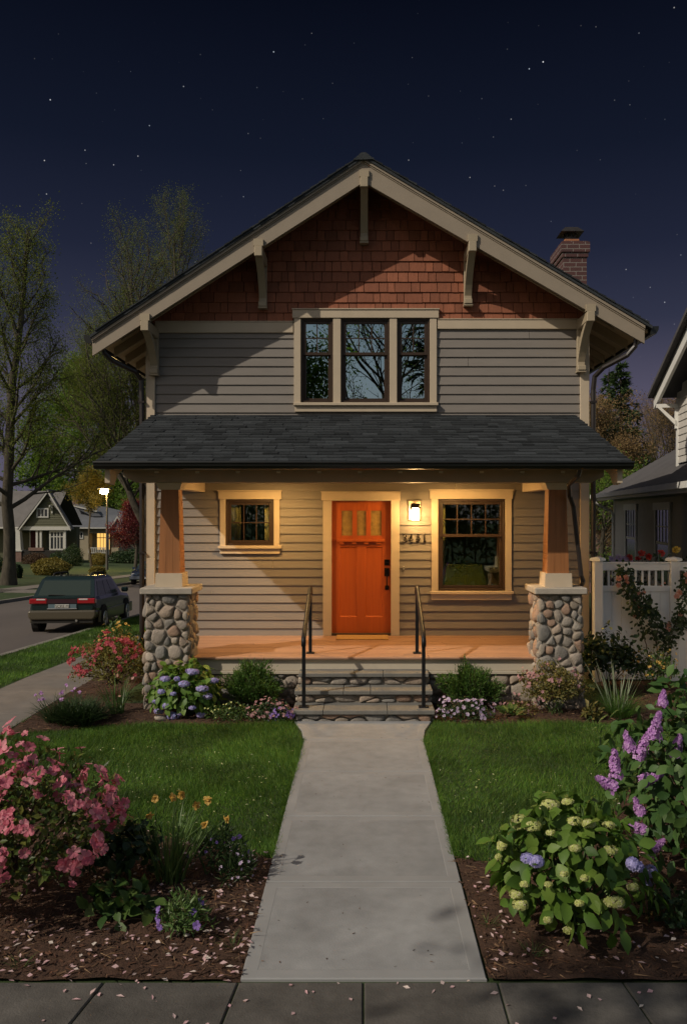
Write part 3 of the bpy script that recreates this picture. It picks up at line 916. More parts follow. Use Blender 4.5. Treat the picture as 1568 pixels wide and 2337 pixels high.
# chimney
m = MB()
cx0, cx1, cy0, cy1 = 3.43, 3.83, 14.0, 14.75
m.box(cx0, cx1, cy0, cy1, 4.5, 6.92)
m.box(cx0-.022, cx1+.022, cy0-.022, cy1+.022, 6.92, 7.0); m.box(cx0-.045, cx1+.045, cy0-.045, cy1+.045, 7.0, 7.17); m.box(cx0-.02, cx1+.02, cy0-.02, cy1+.02, 7.17, 7.19)
ch = m.build("chimney", M["brick"], house)
m = MB(); m.bevbox(3.5, 3.76, 14.2, 14.5, 7.19, 7.30, .01); m.build("flue", M["clay"], ch)
m = MB(); m.lathe([(.11, 0), (.11, .05), (.10, .05), (.10, .06)], (3.63, 14.35, 7.30), 14)
for a in range(8): m.box(3.63+.1*math.cos(a*.785)-.008, 3.63+.1*math.cos(a*.785)+.008, 14.35+.1*math.sin(a*.785)-.008, 14.35+.1*math.sin(a*.785)+.008, 7.35, 7.45)
m.hexa([(3.43, 14.15, 7.42), (3.83, 14.15, 7.42), (3.83, 14.55, 7.42), (3.43, 14.55, 7.42), (3.52, 14.24, 7.52), (3.74, 14.24, 7.52), (3.74, 14.46, 7.52), (3.52, 14.46, 7.52)]); m.build("chimney_cap", M["rust_metal"], ch)

# ---------------------------------------------------------------- steps, rails
st = thing("front_steps", "three bluestone steps on a cobble base leading up to the porch", "steps", (0, 9.8, 0))
mo = MB()
for k, (xh, yf, yb_, zt) in enumerate(((.855, 9.76, 10.2, .155), (.86, 10.11, 10.5, .315), (.835, 10.40, 10.70, .475))):
    m = MB()
    cuts = [-xh]+sorted(rng.uniform(-xh*.6, xh*.6, 2).tolist())+[xh]
    for a, b in zip(cuts[:-1], cuts[1:]): m.bevbox(a+.002, b-.002, yf, yb_, zt-.052, zt, .007)
    m.build("tread", M["slab"], st)
    mo.box(-xh+.03, xh-.03, yf+.075, 10.70, zt-.16 if k else -.1, zt-.053)
mo.build("riser_base", M["mortar"], st)
m = MB()
for k, (xh, yf, zt) in enumerate(((.855, 9.835, .155), (.86, 10.185, .315), (.835, 10.475, .475))):
    z0 = zt-.16 if k else -.02
    stones(m, 2*xh-.06, zt-.054-z0, lambda u, v, h: (-xh+.03+u, yf-h*.8, z0+v), .05, .075, 70+k, depth=.04, gap=.009, asp=1.9, bulge=0)
    for s in (-1, 1):
        stones(m, 10.7-yf, zt-.054-z0, lambda u, v, h: (s*(xh-.03)+s*h*.6, yf+u, z0+v), .05, .075, 80+k, depth=.04, gap=.008, asp=1.7, bulge=0)
m.build("riser_stones", M["stone"], st, smooth=True)

def handrail(s, lab):
    x0, x1 = (s*.73, s*.715)
    t = thing("handrail", lab, "handrail", (x0, 9.94, .155), "black handrails beside the porch steps")
    def sq(m, x, y, z0, z1, r=.022): m.bevbox(x-r, x+r, y-r, y+r, z0, z1, .004)
    m = MB(); sq(m, x0, 9.94, .155, .98); m.bevbox(x0-.06, x0+.06, 9.88, 10.0, .155, .167, .003); m.build("post", M["iron"], t)
    m = MB(); sq(m, x1, 10.93, FLOOR, 1.49); m.bevbox(x1-.055, x1+.055, 10.875, 10.985, FLOOR+.001, FLOOR+.013, .003); m.build("post", M["iron"], t)
    m = MB()
    pts = [(x0, 9.90, .90), (x0, 9.905, .96), (x0, 9.93, 1.0), (x0+.1*(x1-x0), 10.03, 1.05), (x1, 10.90, 1.505), (x1, 10.95, 1.515), (x1, 10.985, 1.49), (x1, 10.99, 1.43)]
    m.tube(pts, .029, 10); m.build("rail", M["iron"], t, smooth=True)
handrail(-1, "black iron handrail on the left side of the porch steps")
handrail(1, "black iron handrail on the right side of the porch steps")

# ---------------------------------------------------------------- wall lamp
lx = X(945.5)
lamp = thing("wall_lamp", "lit bronze lantern lamp on the siding beside the orange door", "wall lamp", (lx, YW-.02, Z(1165)))
m = MB(); m.bevbox(lx-.095, lx+.095, YW-.045, YW-.0, Z(1187), Z(1142), .006); m.build("backplate", M["trim"], lamp)
m = MB(); m.bevbox(lx-.066, lx+.066, YW-.29, YW-.155, Z(1157), Z(1149), .006); m.box(lx-.08, lx+.08, YW-.305, YW-.15, Z(1159), Z(1157)); m.bevbox(lx-.02, lx+.02, YW-.16, YW-.04, Z(1156), Z(1150), .004); m.build("lamp_hood", M["hardware"], lamp)
m = MB()
for sx in (-1, 1):
    for yy in (YW-.29, YW-.16): m.box(lx+sx*.064-.005, lx+sx*.064+.005, yy-.005, yy+.005, Z(1187), Z(1159))
    m.box(lx+sx*.064-.005, lx+sx*.064+.005, YW-.285, YW-.165, Z(1187)-.004, Z(1187)+.004)
for yy in (YW-.29, YW-.16): m.box(lx-.066, lx+.066, yy-.005, yy+.005, Z(1187)-.006, Z(1187)+.006)
m.build("lamp_frame", M["hardware"], lamp)
m = MB(); m.lathe([(.03, .0), (.052, .0), (.054, .01), (.054, .15), (.045, .165), (.04, .19), (.0, .19)], (lx, YW-.225, Z(1186)), 16); m.build("lamp_glass", emis("lamp_glow", (1.0, .60, .22), 95.0), lamp, smooth=True)

# ---------------------------------------------------------------- numbers, bell, mat
nums = thing("house_number", "bronze serif house number mounted below the porch lamp", "house number", (X(946), YW-.02, Z(1228)))
G = {
 "3": [[(.05,.84),(.2,.99),(.42,.97),(.54,.8),(.45,.6),(.27,.54),(.47,.5),(.6,.28),(.5,.06),(.25,0),(.04,.12)]],
 "4": [[(.42,1),(.0,.3),(.66,.3)],[(.44,1),(.44,0)],[(.28,0),(.6,0)]],
 "4b": [[(.18,.86),(.36,1),(.52,.86),(.46,.68),(.16,.44),(.68,.44)],[(.5,.62),(.55,.25),(.38,.0),(.08,.07)]],
 "1": [[(.18,.9),(.32,1),(.32,0)],[(.14,0),(.5,0)]],
}
for ch_, px in (("3", 918.5), ("4", 932), ("4b", 947.5), ("1", 963)):
    m = MB(); h_ = .112
    for stroke in G[ch_]:
        pts = [(X(px)+u*h_*.98, YW-.036, 2.080+v*h_) for u, v in stroke]
        # dense polyline so corners stay clean
        dense = []
        for a, b in zip(pts[:-1], pts[1:]):
            for t in (0, .5): dense.append(tuple(np.array(a)*(1-t)+np.array(b)*t))
        dense.append(pts[-1])
        m.tube(dense, .0105, 6)
    m.build("digit", M["hardware"], nums)
bell = thing("doorbell", "small brass doorbell button on the siding right of the door", "doorbell", (X(921), YW-.02, Z(1297)))
m = MB(); m.bevbox(X(921)-.011, X(921)+.011, YW-.032, YW-.0, Z(1303), Z(1291.5), .003); m.build("bell_plate", M["white"], bell)
m = MB(); m.bevbox(X(921)-.008, X(921)+.008, YW-.04, YW-.032, Z(1295.5), Z(1293), .002); m.bevbox(X(921)-.008, X(921)+.008, YW-.04, YW-.032, Z(1302.5), Z(1299.5), .002); m.build("bell_button", M["hardware"], bell)
m = MB(); m.bevbox(-.41, .37, 12.03, 12.43, FLOOR+.003, FLOOR+.022, .006)
mat_o = m.build("doormat", mk("coir_mat", (.48, .28, .10), .95, ns=60, na=.2, bump=.8, bs=200), None, org=(0, 12.2, FLOOR))
tag(mat_o, "tan coir doormat lying in front of the orange door", "doormat")
# ================================================================== GROUND
def sheet(name, mat, xs, ys, zf):
    V = [(x, y, zf(x, y)) for y in ys for x in xs]; n = len(xs)
    fs = [(j*n+i, j*n+i+1, (j+1)*n+i+1, (j+1)*n+i) for j in range(len(ys)-1) for i in range(n-1)]
    m = MB(); m.add(V, fs); o = m.build(name, mat); o["kind"] = "structure"; return o

xs = sorted(set([-400, -200, -120, -80, -60, -50, -38, -30, -25, -20, -17, -15, -14.001, -13.999, -6.701, -6.699, -5.2, -4.1, -2, 0, 2, 4, 6, 10, 16, 25, 40, 70, 120, 250, 400]))
ys = sorted(set([-150, -60, -30, -15, -5, 0, 2.5, 4.4, 6, 8, 10, 12, 14, 17, 20, 25, 30, 40, 50, 60, 75, 90, 110, 140, 180, 260, 500, 900]))
sheet("ground", M["soil"], xs, ys, ground_z)

strip_y = [-40, -10, 0, 6, 12, 13, 16, 20, 25, 32, 40, 55, 75, 100, 140, 200]
sheet("road", M["asphalt"], [-13.85, -12, -10.3, -8.5, -6.85], strip_y, lambda x, y: ground_z(-10, y)+.004)
m = MB()
for xa, xb in ((-6.85, -6.70), (-14.0, -13.85)):
    for a, b in zip(strip_y[:-1], strip_y[1:]):
        za, zb_ = ground_z(-5, a)+.012, ground_z(-5, b)+.012
        m.hexa([(xa, a, za-.3), (xb, a, za-.3), (xb, b, zb_-.3), (xa, b, zb_-.3), (xa, a, za), (xb, a, za), (xb, b, zb_), (xa, b, zb_)])
o = m.build("kerb", M["kerb"]); o["kind"] = "structure"

def slabs(name, mats, rects, z=.012, gap=.005, edge=None, bev=.006, zf=None):
    """concrete slabs, each (quad of four xy corners)"""
    m = MB()
    for q in rects:
        q = np.array(q, float); c = q.mean(0)
        def inset(d):
            e = []
            n = len(q)
            for i in range(n):
                p0, p1, p2 = q[i-1], q[i], q[(i+1) % n]
                d1 = (p1-p0)/np.linalg.norm(p1-p0); d2 = (p2-p1)/np.linalg.norm(p2-p1)
                n1 = np.array([-d1[1], d1[0]]); n2 = np.array([-d2[1], d2[0]])
                b = n1+n2; b = b/np.dot(b, n1)
                e.append(p1+b*d)
            return np.array(e)
        rings = [(inset(gap), -.08), (inset(gap), z-bev), (inset(gap+bev), z)]
        if edge: rings += [(inset(edge), z), (inset(edge+.006), z-.0014)]
        V = []; n = len(q)
        for p, zz in rings: V += [(a[0], a[1], zz+(zf(a[0], a[1]) if zf else 0)) for a in p]
        fs = [(k*n+j, k*n+(j+1) % n, (k+1)*n+(j+1) % n, (k+1)*n+j) for k in range(len(rings)-1) for j in range(n)]
        base = m.n
        if edge:
            m.add(V, fs, 1); m.chunks.append((np.array([[base+(len(rings)-1)*n+j for j in range(n)]]), 0))
        else:
            m.add(V, fs, 0); m.chunks.append((np.array([[base+(len(rings)-1)*n+j for j in range(n)]]), 0))
    o = m.build(name, mats); o["kind"] = "structure"; return o

hw = .668
ds = [4.385, 5.54, 6.74, 7.90, 9.0]
q = [[(-hw, a), (hw, a), (hw, b), (-hw, b)] for a, b in zip(ds[:-1], ds[1:])]
q.append([(-hw, 9.0), (hw, 9.0), (.715, 9.4), (.82, 9.80), (-.84, 9.80), (-.72, 9.4)])
slabs("front_path", [M["concrete"], M["concrete_edge"]], q, z=.02, edge=.085)
# front sidewalk slabs with slightly skewed, cracked joints
bx = [-4.05, -3.1, -2.25, -1.39, -.67, .0, .72, 1.39, 2.2, 3.0, 3.9, 4.8, 5.7]
sk = [.1, .05, -.02, -.17, -.09, 0, 0, .1, .06, 0, .05, 0, 0]
q = [[(bx[i]+sk[i]*1.5, 2.7), (bx[i+1]+sk[i+1]*1.5, 2.7), (bx[i+1], 4.375), (bx[i], 4.375)] for i in range(len(bx)-1)]
slabs("sidewalk", [M["walk"]], q, z=.012, gap=.0035, bev=.008)
q = []
y = 2.7
while y < 40:
    q.append([(-5.2, y), (-4.1, y), (-4.1, y+1.25), (-5.2, y+1.25)]); y += 1.25
slabs("side_sidewalk", [M["walk2"]], q, z=.014, zf=ground_z)
q = []
y = 24.0
while y < 110:
    q.append([(-17.2, y), (-16.0, y), (-16.0, y+1.9), (-17.2, y+1.9)]); y += 1.9
q.append([(-22, 36.2), (-14.1, 36.2), (-14.1, 38.4), (-22, 38.4)])
slabs("far_sidewalk", [M["walk2"]], q, z=.03, zf=ground_z, gap=.01)

# ---------------------------------------------------------------- mulch beds
def inside(poly, x, y):
    r = np.zeros(len(x), bool); n = len(poly)
    for i in range(n):
        x1, y1 = poly[i]; x2, y2 = poly[(i+1) % n]
        if y1 == y2: continue
        c = ((y1 > y) != (y2 > y)) & (x < (x2-x1)*(y-y1)/(y2-y1)+x1)
        r ^= c
    return r
BEDS = {
 "front_left": [(-.672,4.38),(-.672,5.95),(-.85,5.98),(-1.1,6.08),(-1.6,6.35),(-2.2,6.75),(-3.0,7.0),(-4.08,7.0),(-4.08,4.38)],
 "front_right": [(.672,4.38),(5.2,4.38),(5.2,8.6),(2.9,8.2),(2.3,7.2),(1.8,6.3),(1.3,5.95),(.9,5.86),(.672,5.95)],
 "back_left": [(-.86,9.83),(-1.2,9.74),(-1.8,9.68),(-2.5,9.74),(-3.0,9.62),(-3.6,9.42),(-4.08,9.3),(-4.08,13.5),(-3.36,13.5),(-3.36,10.75),(-.86,10.75)],
 "back_right": [(.86,9.83),(1.2,9.72),(1.8,9.72),(2.5,9.8),(3.2,9.7),(4.2,9.5),(6,9.4),(6,12.6),(3.5,12.6),(3.4,10.75),(.86,10.75)],
}
def hnoise(x, y): return .5*np.sin(x*7.1+1.3*np.sin(y*5.3))*np.sin(y*6.7+x*2.1)+.5*np.sin(x*17+y*13)*np.sin(y*19-x*5)
def bedz(x, y): return .022+.013*hnoise(x, y)
for k, poly in BEDS.items():
    P = np.array(poly); c = .045
    gx = np.arange(P[:, 0].min(), P[:, 0].max()+c, c); gy = np.arange(P[:, 1].min(), P[:, 1].max()+c, c)
    XX, YY = np.meshgrid(gx, gy); n = len(gx)
    ok = inside(poly, XX.ravel(), YY.ravel()).reshape(XX.shape)
    e = ok.copy(); 
    inner = ok.copy()
    inner[1:, :] &= ok[:-1, :]; inner[:-1, :] &= ok[1:, :]; inner[:, 1:] &= ok[:, :-1]; inner[:, :-1] &= ok[:, 1:]
    ZZ = np.where(inner, bedz(XX, YY), .004)
    ZZ = ZZ + np.where(YY > 12, -.045*(YY-12), 0)
    m = MB()
    idx = np.arange(XX.size).reshape(XX.shape)
    f = np.stack([idx[:-1, :-1], idx[:-1, 1:], idx[1:, 1:], idx[1:, :-1]], -1)
    keep = ok[:-1, :-1] | ok[:-1, 1:] | ok[1:, 1:] | ok[1:, :-1]
    m.arr(np.stack([XX, YY, ZZ], -1).reshape(-1, 3), f[keep])
    o = m.build("mulch_bed", M["mulch"], smooth=True); o["kind"] = "structure"

# ---------------------------------------------------------------- lawn blades, chips, petals
rg = np.random.default_rng(21)
def in_any_bed(x, y):
    r = np.zeros(len(x), bool)
    for p in BEDS.values(): r |= inside(p, x, y)
    return r
def lawn_pts(n, x0, x1, y0, y1):
    x = rg.uniform(x0, x1, n); y = rg.uniform(y0, y1, n)
    half = np.where(y > 9.0, hw+(y-9.0)*.21, hw)+.012
    k = (np.abs(x) > half-.02*rg.random(n)) & ~in_any_bed(x, y)
    return x[k], y[k]
def blades(name, x, y, h, zf=None, w=.0035):
    n = len(x)
    z = np.array([ground_z(a, b) for a, b in zip(x, y)]) if zf else np.zeros(n)
    lean = rg.normal(0, .42, (n, 2)); lean[:, 0] += .35*np.sin(x*1.7+y*.8); lean[:, 1] += .3*np.sin(y*2.3-x)
    A = np.stack([lean[:, 0], lean[:, 1], np.ones(n)], 1)
    N = np.stack([rg.normal(0, 1, n), rg.normal(0, 1, n)-.6, np.full(n, .2)], 1)
    hh = h*(.5+.75*rg.random(n))*(1+.38*np.sin(x*2.9+1.1*np.sin(y*3.1))*np.sin(y*2.2+x))
    m = MB(); m.inst(BLADE, np.stack([x, y, z], 1), A, N, hh, W=w*(.7+.8*rg.random(n)))
    o = m.build(name, M["grass"]); tag(o, kind="stuff"); return o
x1_, y1_ = lawn_pts(105000, -4.1, -.66, 5.8, 9.95)
x2_, y2_ = lawn_pts(100000, .66, 5.0, 5.8, 9.95)
o = blades("grass", np.concatenate([x1_, x2_]), np.concatenate([y1_, y2_]), .062)
tag(o, "dark green mown lawn on both sides of the front path", "grass")
xe = rg.choice([-1, 1], 5200)*(hw+rg.normal(.006, .016, 5200)); ye = rg.uniform(5.95, 9.0, 5200)
o = blades("grass", xe, ye, .055); tag(o, "ragged grass fringe growing over the edges of the front path", "grass")
x3_ = rg.uniform(-6.68, -5.22, 42000); y3_ = 9+(26-9)*rg.random(42000)**1.3
o = blades("grass", x3_, y3_, .07, zf=True, w=.006)
tag(o, "green grass strip between the side sidewalk and the road", "grass")
x4_ = rg.uniform(-4.08, -3.4, 9000); y4_ = rg.uniform(13.2, 24, 9000)
o = blades("grass", x4_, y4_, .07, zf=True, w=.006); tag(o, "green grass beside the left wall of the house", "grass")

def bed_pts(poly, n):
    P = np.array(poly); x = rg.uniform(P[:, 0].min(), P[:, 0].max(), n); y = rg.uniform(P[:, 1].min(), P[:, 1].max(), n)
    k = inside(poly, x, y) & (y < 12); return x[k], y[k]
m = MB(); m2 = MB()
for k, n1, n2 in (("front_left", 7500, 1500), ("front_right", 9500, 1800), ("back_left", 5000, 700), ("back_right", 7000, 900)):
    x, y = bed_pts(BEDS[k], n1); n = len(x)
    N = np.stack([rg.normal(0, .35, n), rg.normal(0, .35, n), np.ones(n)], 1); A = np.stack([rg.normal(0, 1, n), rg.normal(0, 1, n), rg.normal(0, .2, n)], 1)
    m.inst(CHIP, np.stack([x, y, bedz(x, y)+.006], 1), A, N, rg.uniform(.015, .05, n), W=rg.uniform(.01, .026, n))
    x, y = bed_pts(BEDS[k], n2); n = len(x)
    N = np.stack([rg.normal(0, .2, n), rg.normal(0, .2, n), np.ones(n)], 1); A = np.stack([rg.normal(0, 1, n), rg.normal(0, 1, n), rg.normal(0, .12, n)], 1)
    m2.inst(CHIP, np.stack([x, y, bedz(x, y)+.014], 1), A, N, rg.uniform(.03, .10, n), W=np.full(n, .005))
o = m.build("mulch", M["chips"]); tag(o, "brown bark mulch covering the planting beds", "mulch", kind="stuff")
o = m2.build("dry_needles", M["straw"]); tag(o, "dry brown needles and twigs strewn over the bark mulch", "litter", kind="stuff")
m = MB()
P_ = []
for k, n in (("front_left", 1900), ("front_right", 1700)):
    x, y = bed_pts(BEDS[k], n*2)
    wgt = (np.sin(x*3.3+y*2)+np.sin(y*4.1-x*1.7))*.25+.5 + .6*(y < 4.9)+.5*(np.abs(np.abs(x)-.8) < .15)
    s = rg.random(len(x)) < wgt*.42
    P_.append(np.stack([x[s], y[s], bedz(x[s], y[s])+.022], 1))
x = np.concatenate([rg.uniform(-4, -1.0, 45), rg.uniform(-1.2, 4, 60)]); y = 4.37-rg.random(105)**2*.5
P_.append(np.stack([x, y, np.full(105, .018)], 1))
P_ = np.concatenate(P_); n = len(P_)
N = np.stack([rg.normal(0, .3, n), rg.normal(0, .3, n), np.ones(n)], 1); A = rg.normal(0, 1, (n, 3)); A[:, 2] *= .1
m.inst(LEAF4, P_, A, N, rg.uniform(.018, .052, n), W=rg.uniform(.02, .055, n))
o = m.build("fallen_petals", M["petal_w"]); tag(o, "pale pink and white petals scattered over the mulch and sidewalk edge", "petals", kind="stuff")
m = MB()
xa, ya = lawn_pts(900, -4, -.7, 5.9, 8.6); xb, yb_ = lawn_pts(420, .7, 4.4, 5.9, 8.0)
x = np.concatenate([xa[:300], xb[:110]]); y = np.concatenate([ya[:300], yb_[:110]]); n = len(x)
N = np.stack([rg.normal(0, .4, n), rg.normal(0, .4, n), np.ones(n)], 1); A = rg.normal(0, 1, (n, 3)); A[:, 2] *= .2
m.inst(LEAF4, np.stack([x, y, rg.uniform(.045, .065, n)], 1), A, N, rg.uniform(.012, .032, n), W=rg.uniform(.008, .02, n))
o = m.build("fallen_petals", M["petal_y"]); tag(o, "small pale yellow flower bits scattered on the lawn", "petals", kind="stuff")
x = rg.uniform(-.62, .62, 70); y = rg.uniform(4.4, 9.6, 70); n = 70
m = MB(); m.inst(CHIP, np.stack([x, y, np.full(n, .022)], 1), np.stack([rg.normal(0, 1, n), rg.normal(0, 1, n), np.zeros(n)], 1), np.stack([np.zeros(n), rg.normal(0, .2, n), np.ones(n)], 1), rg.uniform(.008, .022, n), W=rg.uniform(.006, .014, n))
o = m.build("path_debris", M["chips"]); tag(o, "dark specks of mulch and leaf on the concrete path", "litter", kind="stuff")
m = MB()
for j in range(9):
    p = np.array([.35, 0, 0])
m.lathe([(.0, -.03), (.055, -.01), (.07, .02), (.05, .05), (.0, .062)], (0, 0, 0), 9)
rock = m.build("rock", M["stone"], None, smooth=True)
rock.location = (-2.45, 9.83, .03); rock.scale = (1.25, .8, .8); rock.rotation_euler = (.2, .25, .6)
tag(rock, "pale flat rock lying in front of the blue hydrangea", "rock")

# ================================================================== PLANTS
def unit(v): return v/(np.linalg.norm(v, axis=-1, keepdims=True)+1e-9)

def dome(rng, n, c, r, fill=.55, low=-.15, lump=.18):
    """points in the outer shell of a lumpy dome, with outward normals"""
    d = rng.normal(0, 1, (n*3, 3)); d = unit(d); d = d[d[:, 2] > low][:n]
    c = np.array(c, float); r = np.array(r, float)
    ph = rng.uniform(0, 6, 4)
    lm = 1+lump*np.sin(d[:, 0]*4.3+ph[0])*np.sin(d[:, 1]*4.9+ph[1])+lump*.7*np.sin(d[:, 2]*7+d[:, 0]*5+ph[2])
    rad = (fill+(1-fill)*rng.random(len(d))**.6)*lm
    return c+d*r*rad[:, None], unit(d/r)

def stems(mb, rng, base, pts, k, r0=.008, m=0):
    base = np.array(base, float)
    for i in rng.choice(len(pts), min(k, len(pts)), replace=False):
        p = pts[i]; b = base+np.array([rng.normal(0, .05), rng.normal(0, .05), 0])
        mid = b*.5+p*.5+np.array([0, 0, .12*np.linalg.norm(p-b)])
        mb.tube([b, b*.4+mid*.6, mid*.4+p*.6, p], [r0, r0*.85, r0*.6, r0*.35], 4, m)

def leaves_on(mb, rng, P, N, size, tmpl=LEAF4, droop=.3, up=.0, wid=1.0, tang=.9, m=0, var=.3):
    n = len(P)
    A = rng.normal(0, 1, (n, 3))*tang+N*.6; A[:, 2] += up-droop
    NN = N+rng.normal(0, .35, (n, 3)); NN[:, 2] += .35
    s = size*(1-var+2*var*rng.random(n))
    mb.inst(tmpl, P, A, NN, s, m, W=s*wid)

def strap_clump(mb, rng, c, n, h, spread, w, tmpl=STRAP, m=0, base_r=.08, var=.3):
    a = rng.uniform(0, 2*math.pi, n); rr = base_r*np.sqrt(rng.random(n))
    P = np.stack([c[0]+rr*np.cos(a), c[1]+rr*np.sin(a), np.full(n, c[2])], 1)
    az = a+rng.normal(0, .6, n); t = spread*(.15+.85*rng.random(n))
    A = np.stack([np.cos(az)*t, np.sin(az)*t, np.ones(n)], 1)
    N = np.stack([np.cos(az), np.sin(az), np.full(n, -.2)], 1)+rng.normal(0, .25, (n, 3))
    s = h*(1-var+var*1.3*rng.random(n))
    mb.inst(tmpl, P, A, N, s, m, W=w*(.7+.6*rng.random(n)))

def florets(mb, rng, c, r, n, size, nrm=(0, -.3, 1), m=0, tmpl=FLORET4):
    d = unit(rng.normal(0, 1, (n*3, 3))); nr = unit(np.array(nrm, float)); d = d[(d@nr) > -.25][:n]
    P = np.array(c)+d*np.array(r); N = d+rng.normal(0, .15, d.shape); A = rng.normal(0, 1, d.shape)
    A = A-N*(np.sum(A*N, 1)/(np.sum(N*N, 1)+1e-9))[:, None]
    mb.inst(tmpl, P, A, N, size*(.8+.4*rng.random(len(P))), m)

LM = {
 "azalea": leafmat("azalea_leaf", (.035,.065,.014), (.14,.15,.03), .45, .3, (.065,.10,.02)),
 "pink": leafmat("azalea_petal", (.50,.11,.16), (.74,.32,.36), .6, .35, (.66,.20,.26)),
 "hyd": leafmat("hydrangea_leaf", (.055,.125,.016), (.16,.245,.04), .5, .25, (.095,.18,.024)),
 "cream": leafmat("cream_floret", (.58,.60,.24), (.68,.62,.40), .7, .25, (.56,.62,.17)),
 "lav": leafmat("lavender_floret", (.34,.32,.64), (.56,.52,.78), .7, .3),
 "blue": leafmat("blue_floret", (.28,.38,.66), (.52,.50,.74), .7, .3, (.46,.34,.62)),
 "lilacleaf": leafmat("lilac_leaf", (.035,.085,.022), (.10,.175,.045), .5, .25, (.06,.125,.03)),
 "lilac": leafmat("lilac_floret", (.40,.17,.48), (.72,.46,.74), .65, .35, (.56,.28,.62)),
 "strap": leafmat("strap_leaf", (.06,.12,.03), (.15,.22,.07), .42, .25, (.09,.16,.04)),
 "pale_strap": leafmat("iris_leaf", (.12,.16,.09), (.24,.27,.16), .45, .25),
 "gold": leafmat("golden_petal", (.52,.30,.05), (.62,.42,.12), .6, .25),
 "dark": leafmat("dark_leaf", (.016,.036,.012), (.05,.085,.025), .45, .2, (.028,.055,.017)),
 "mid": leafmat("mid_leaf", (.03,.07,.015), (.09,.14,.03), .5, .25, (.05,.10,.02)),
 "violet": leafmat("violet_petal", (.15,.08,.34), (.32,.20,.55), .6, .25),
 "coral": leafmat("coral_petal", (.38,.05,.075), (.56,.14,.14), .6, .35, (.46,.075,.10)),
 "olive": leafmat("olive_leaf", (.11,.10,.022), (.24,.21,.05), .55, .3, (.16,.15,.03)),
 "juniper": leafmat("juniper_leaf", (.035,.09,.015), (.10,.19,.03), .55, .25, (.06,.13,.02)),
 "spirea": leafmat("spirea_leaf", (.08,.085,.02), (.22,.17,.05), .6, .25, (.13,.12,.03)),
 "dusty": leafmat("dusty_pink_floret", (.34,.16,.18), (.48,.28,.28), .7, .25),
 "whitepet": leafmat("pale_petal", (.58,.50,.58), (.66,.60,.56), .6, .3, (.46,.34,.56)),
 "peach": leafmat("rose_petal", (.62,.27,.24), (.70,.38,.38), .55, .3, (.66,.38,.26)),
 "red": leafmat("red_petal", (.42,.03,.03), (.52,.07,.05), .55, .25),
 "yellow": leafmat("yellow_petal", (.60,.42,.06), (.66,.50,.12), .55, .25),
 "grassy": leafmat("fine_grass_leaf", (.04,.11,.015), (.12,.22,.04), .5, .3, (.07,.16,.02)),
 "ygreen": leafmat("spring_leaf", (.09,.125,.014), (.20,.21,.032), .6, .42, (.135,.175,.02)),
 "green": leafmat("tree_leaf", (.06,.14,.014), (.20,.29,.04), .6, .42, (.12,.20,.022)),
 "dkgreen": leafmat("evergreen_leaf", (.010,.024,.008), (.03,.05,.016), .6, .2),
 "maple": leafmat("maple_leaf", (.075,.010,.012), (.17,.03,.028), .55, .3, (.115,.016,.018)),
 "brownbud": leafmat("budding_leaf", (.16,.10,.045), (.30,.20,.08), .7, .3),
 "fir": leafmat("fir_needles", (.022,.05,.016), (.07,.105,.03), .6, .2, (.04,.075,.02)),
 "hedge_gold": leafmat("golden_shrub_leaf", (.14,.12,.02), (.26,.20,.035), .6, .25),
 "hedge_brown": leafmat("brown_shrub_leaf", (.05,.03,.015), (.10,.055,.025), .6, .2),
}

def plant(name, label, cat, org, parts, group=None):
    """parts: list of (part name, MB, material, smooth)"""
    t = thing(name, label, cat, org, group)
    for pn, mb, mat, sm in parts:
        if mb.n: mb.build(pn, mat, t, smooth=sm)
    return t

# ---- pink azalea, front left
def azalea(name, label, c, r, nleaf, nflow, fsize, lsize, petal, leafm, seed, clump=3, frac=.62, group=None):
    rng = np.random.default_rng(seed)
    c = np.array(c, float)
    P, N = dome(rng, nleaf, c, r, .45)
    lv = MB(); leaves_on(lv, rng, P, N, lsize, LEAF4, droop=.0, up=.3)
    sm = MB(); stems(sm, rng, (c[0], c[1], c[2]-r[2]*.35), P, 30, .01)
    fl = MB()
    Q, QN = dome(rng, nflow, c, r, .93, low=-.05)
    FP, FN = [], []
    for p, nn in zip(Q, QN):
        for k in range(rng.integers(1, clump+1)):
            FP.append(p+rng.normal(0, fsize*.75, 3)+nn*.02); FN.append(nn+rng.normal(0, .45, 3)+np.array([0, -.35, .1]))
    FP = np.array(FP); FN = np.array(FN); A = np.cross(FN, rng.normal(0, 1, FN.shape))
    fl.inst(FLOWER5, FP, A, FN, fsize*(.5+.75*rng.random(len(FP))**.7))
    return plant(name, label, "azalea", (c[0], c[1], 0), [("stems", sm, M["twig"], False), ("foliage", lv, leafm, False), ("flowers", fl, petal, False)], group)
azalea("azalea_bush", "large pink azalea in full flower at the front left bed", (-2.22, 5.2, .42), (.58, .58, .54), 3000, 150, .040, .05, LM["pink"], LM["azalea"], 1, clump=4)
azalea("azalea_bush", "coral red azalea with olive foliage beside the left stone pier", (-3.36, 10.95, .38), (.50, .42, .46), 3600, 150, .021, .036, LM["coral"], LM["olive"], 2, clump=9)

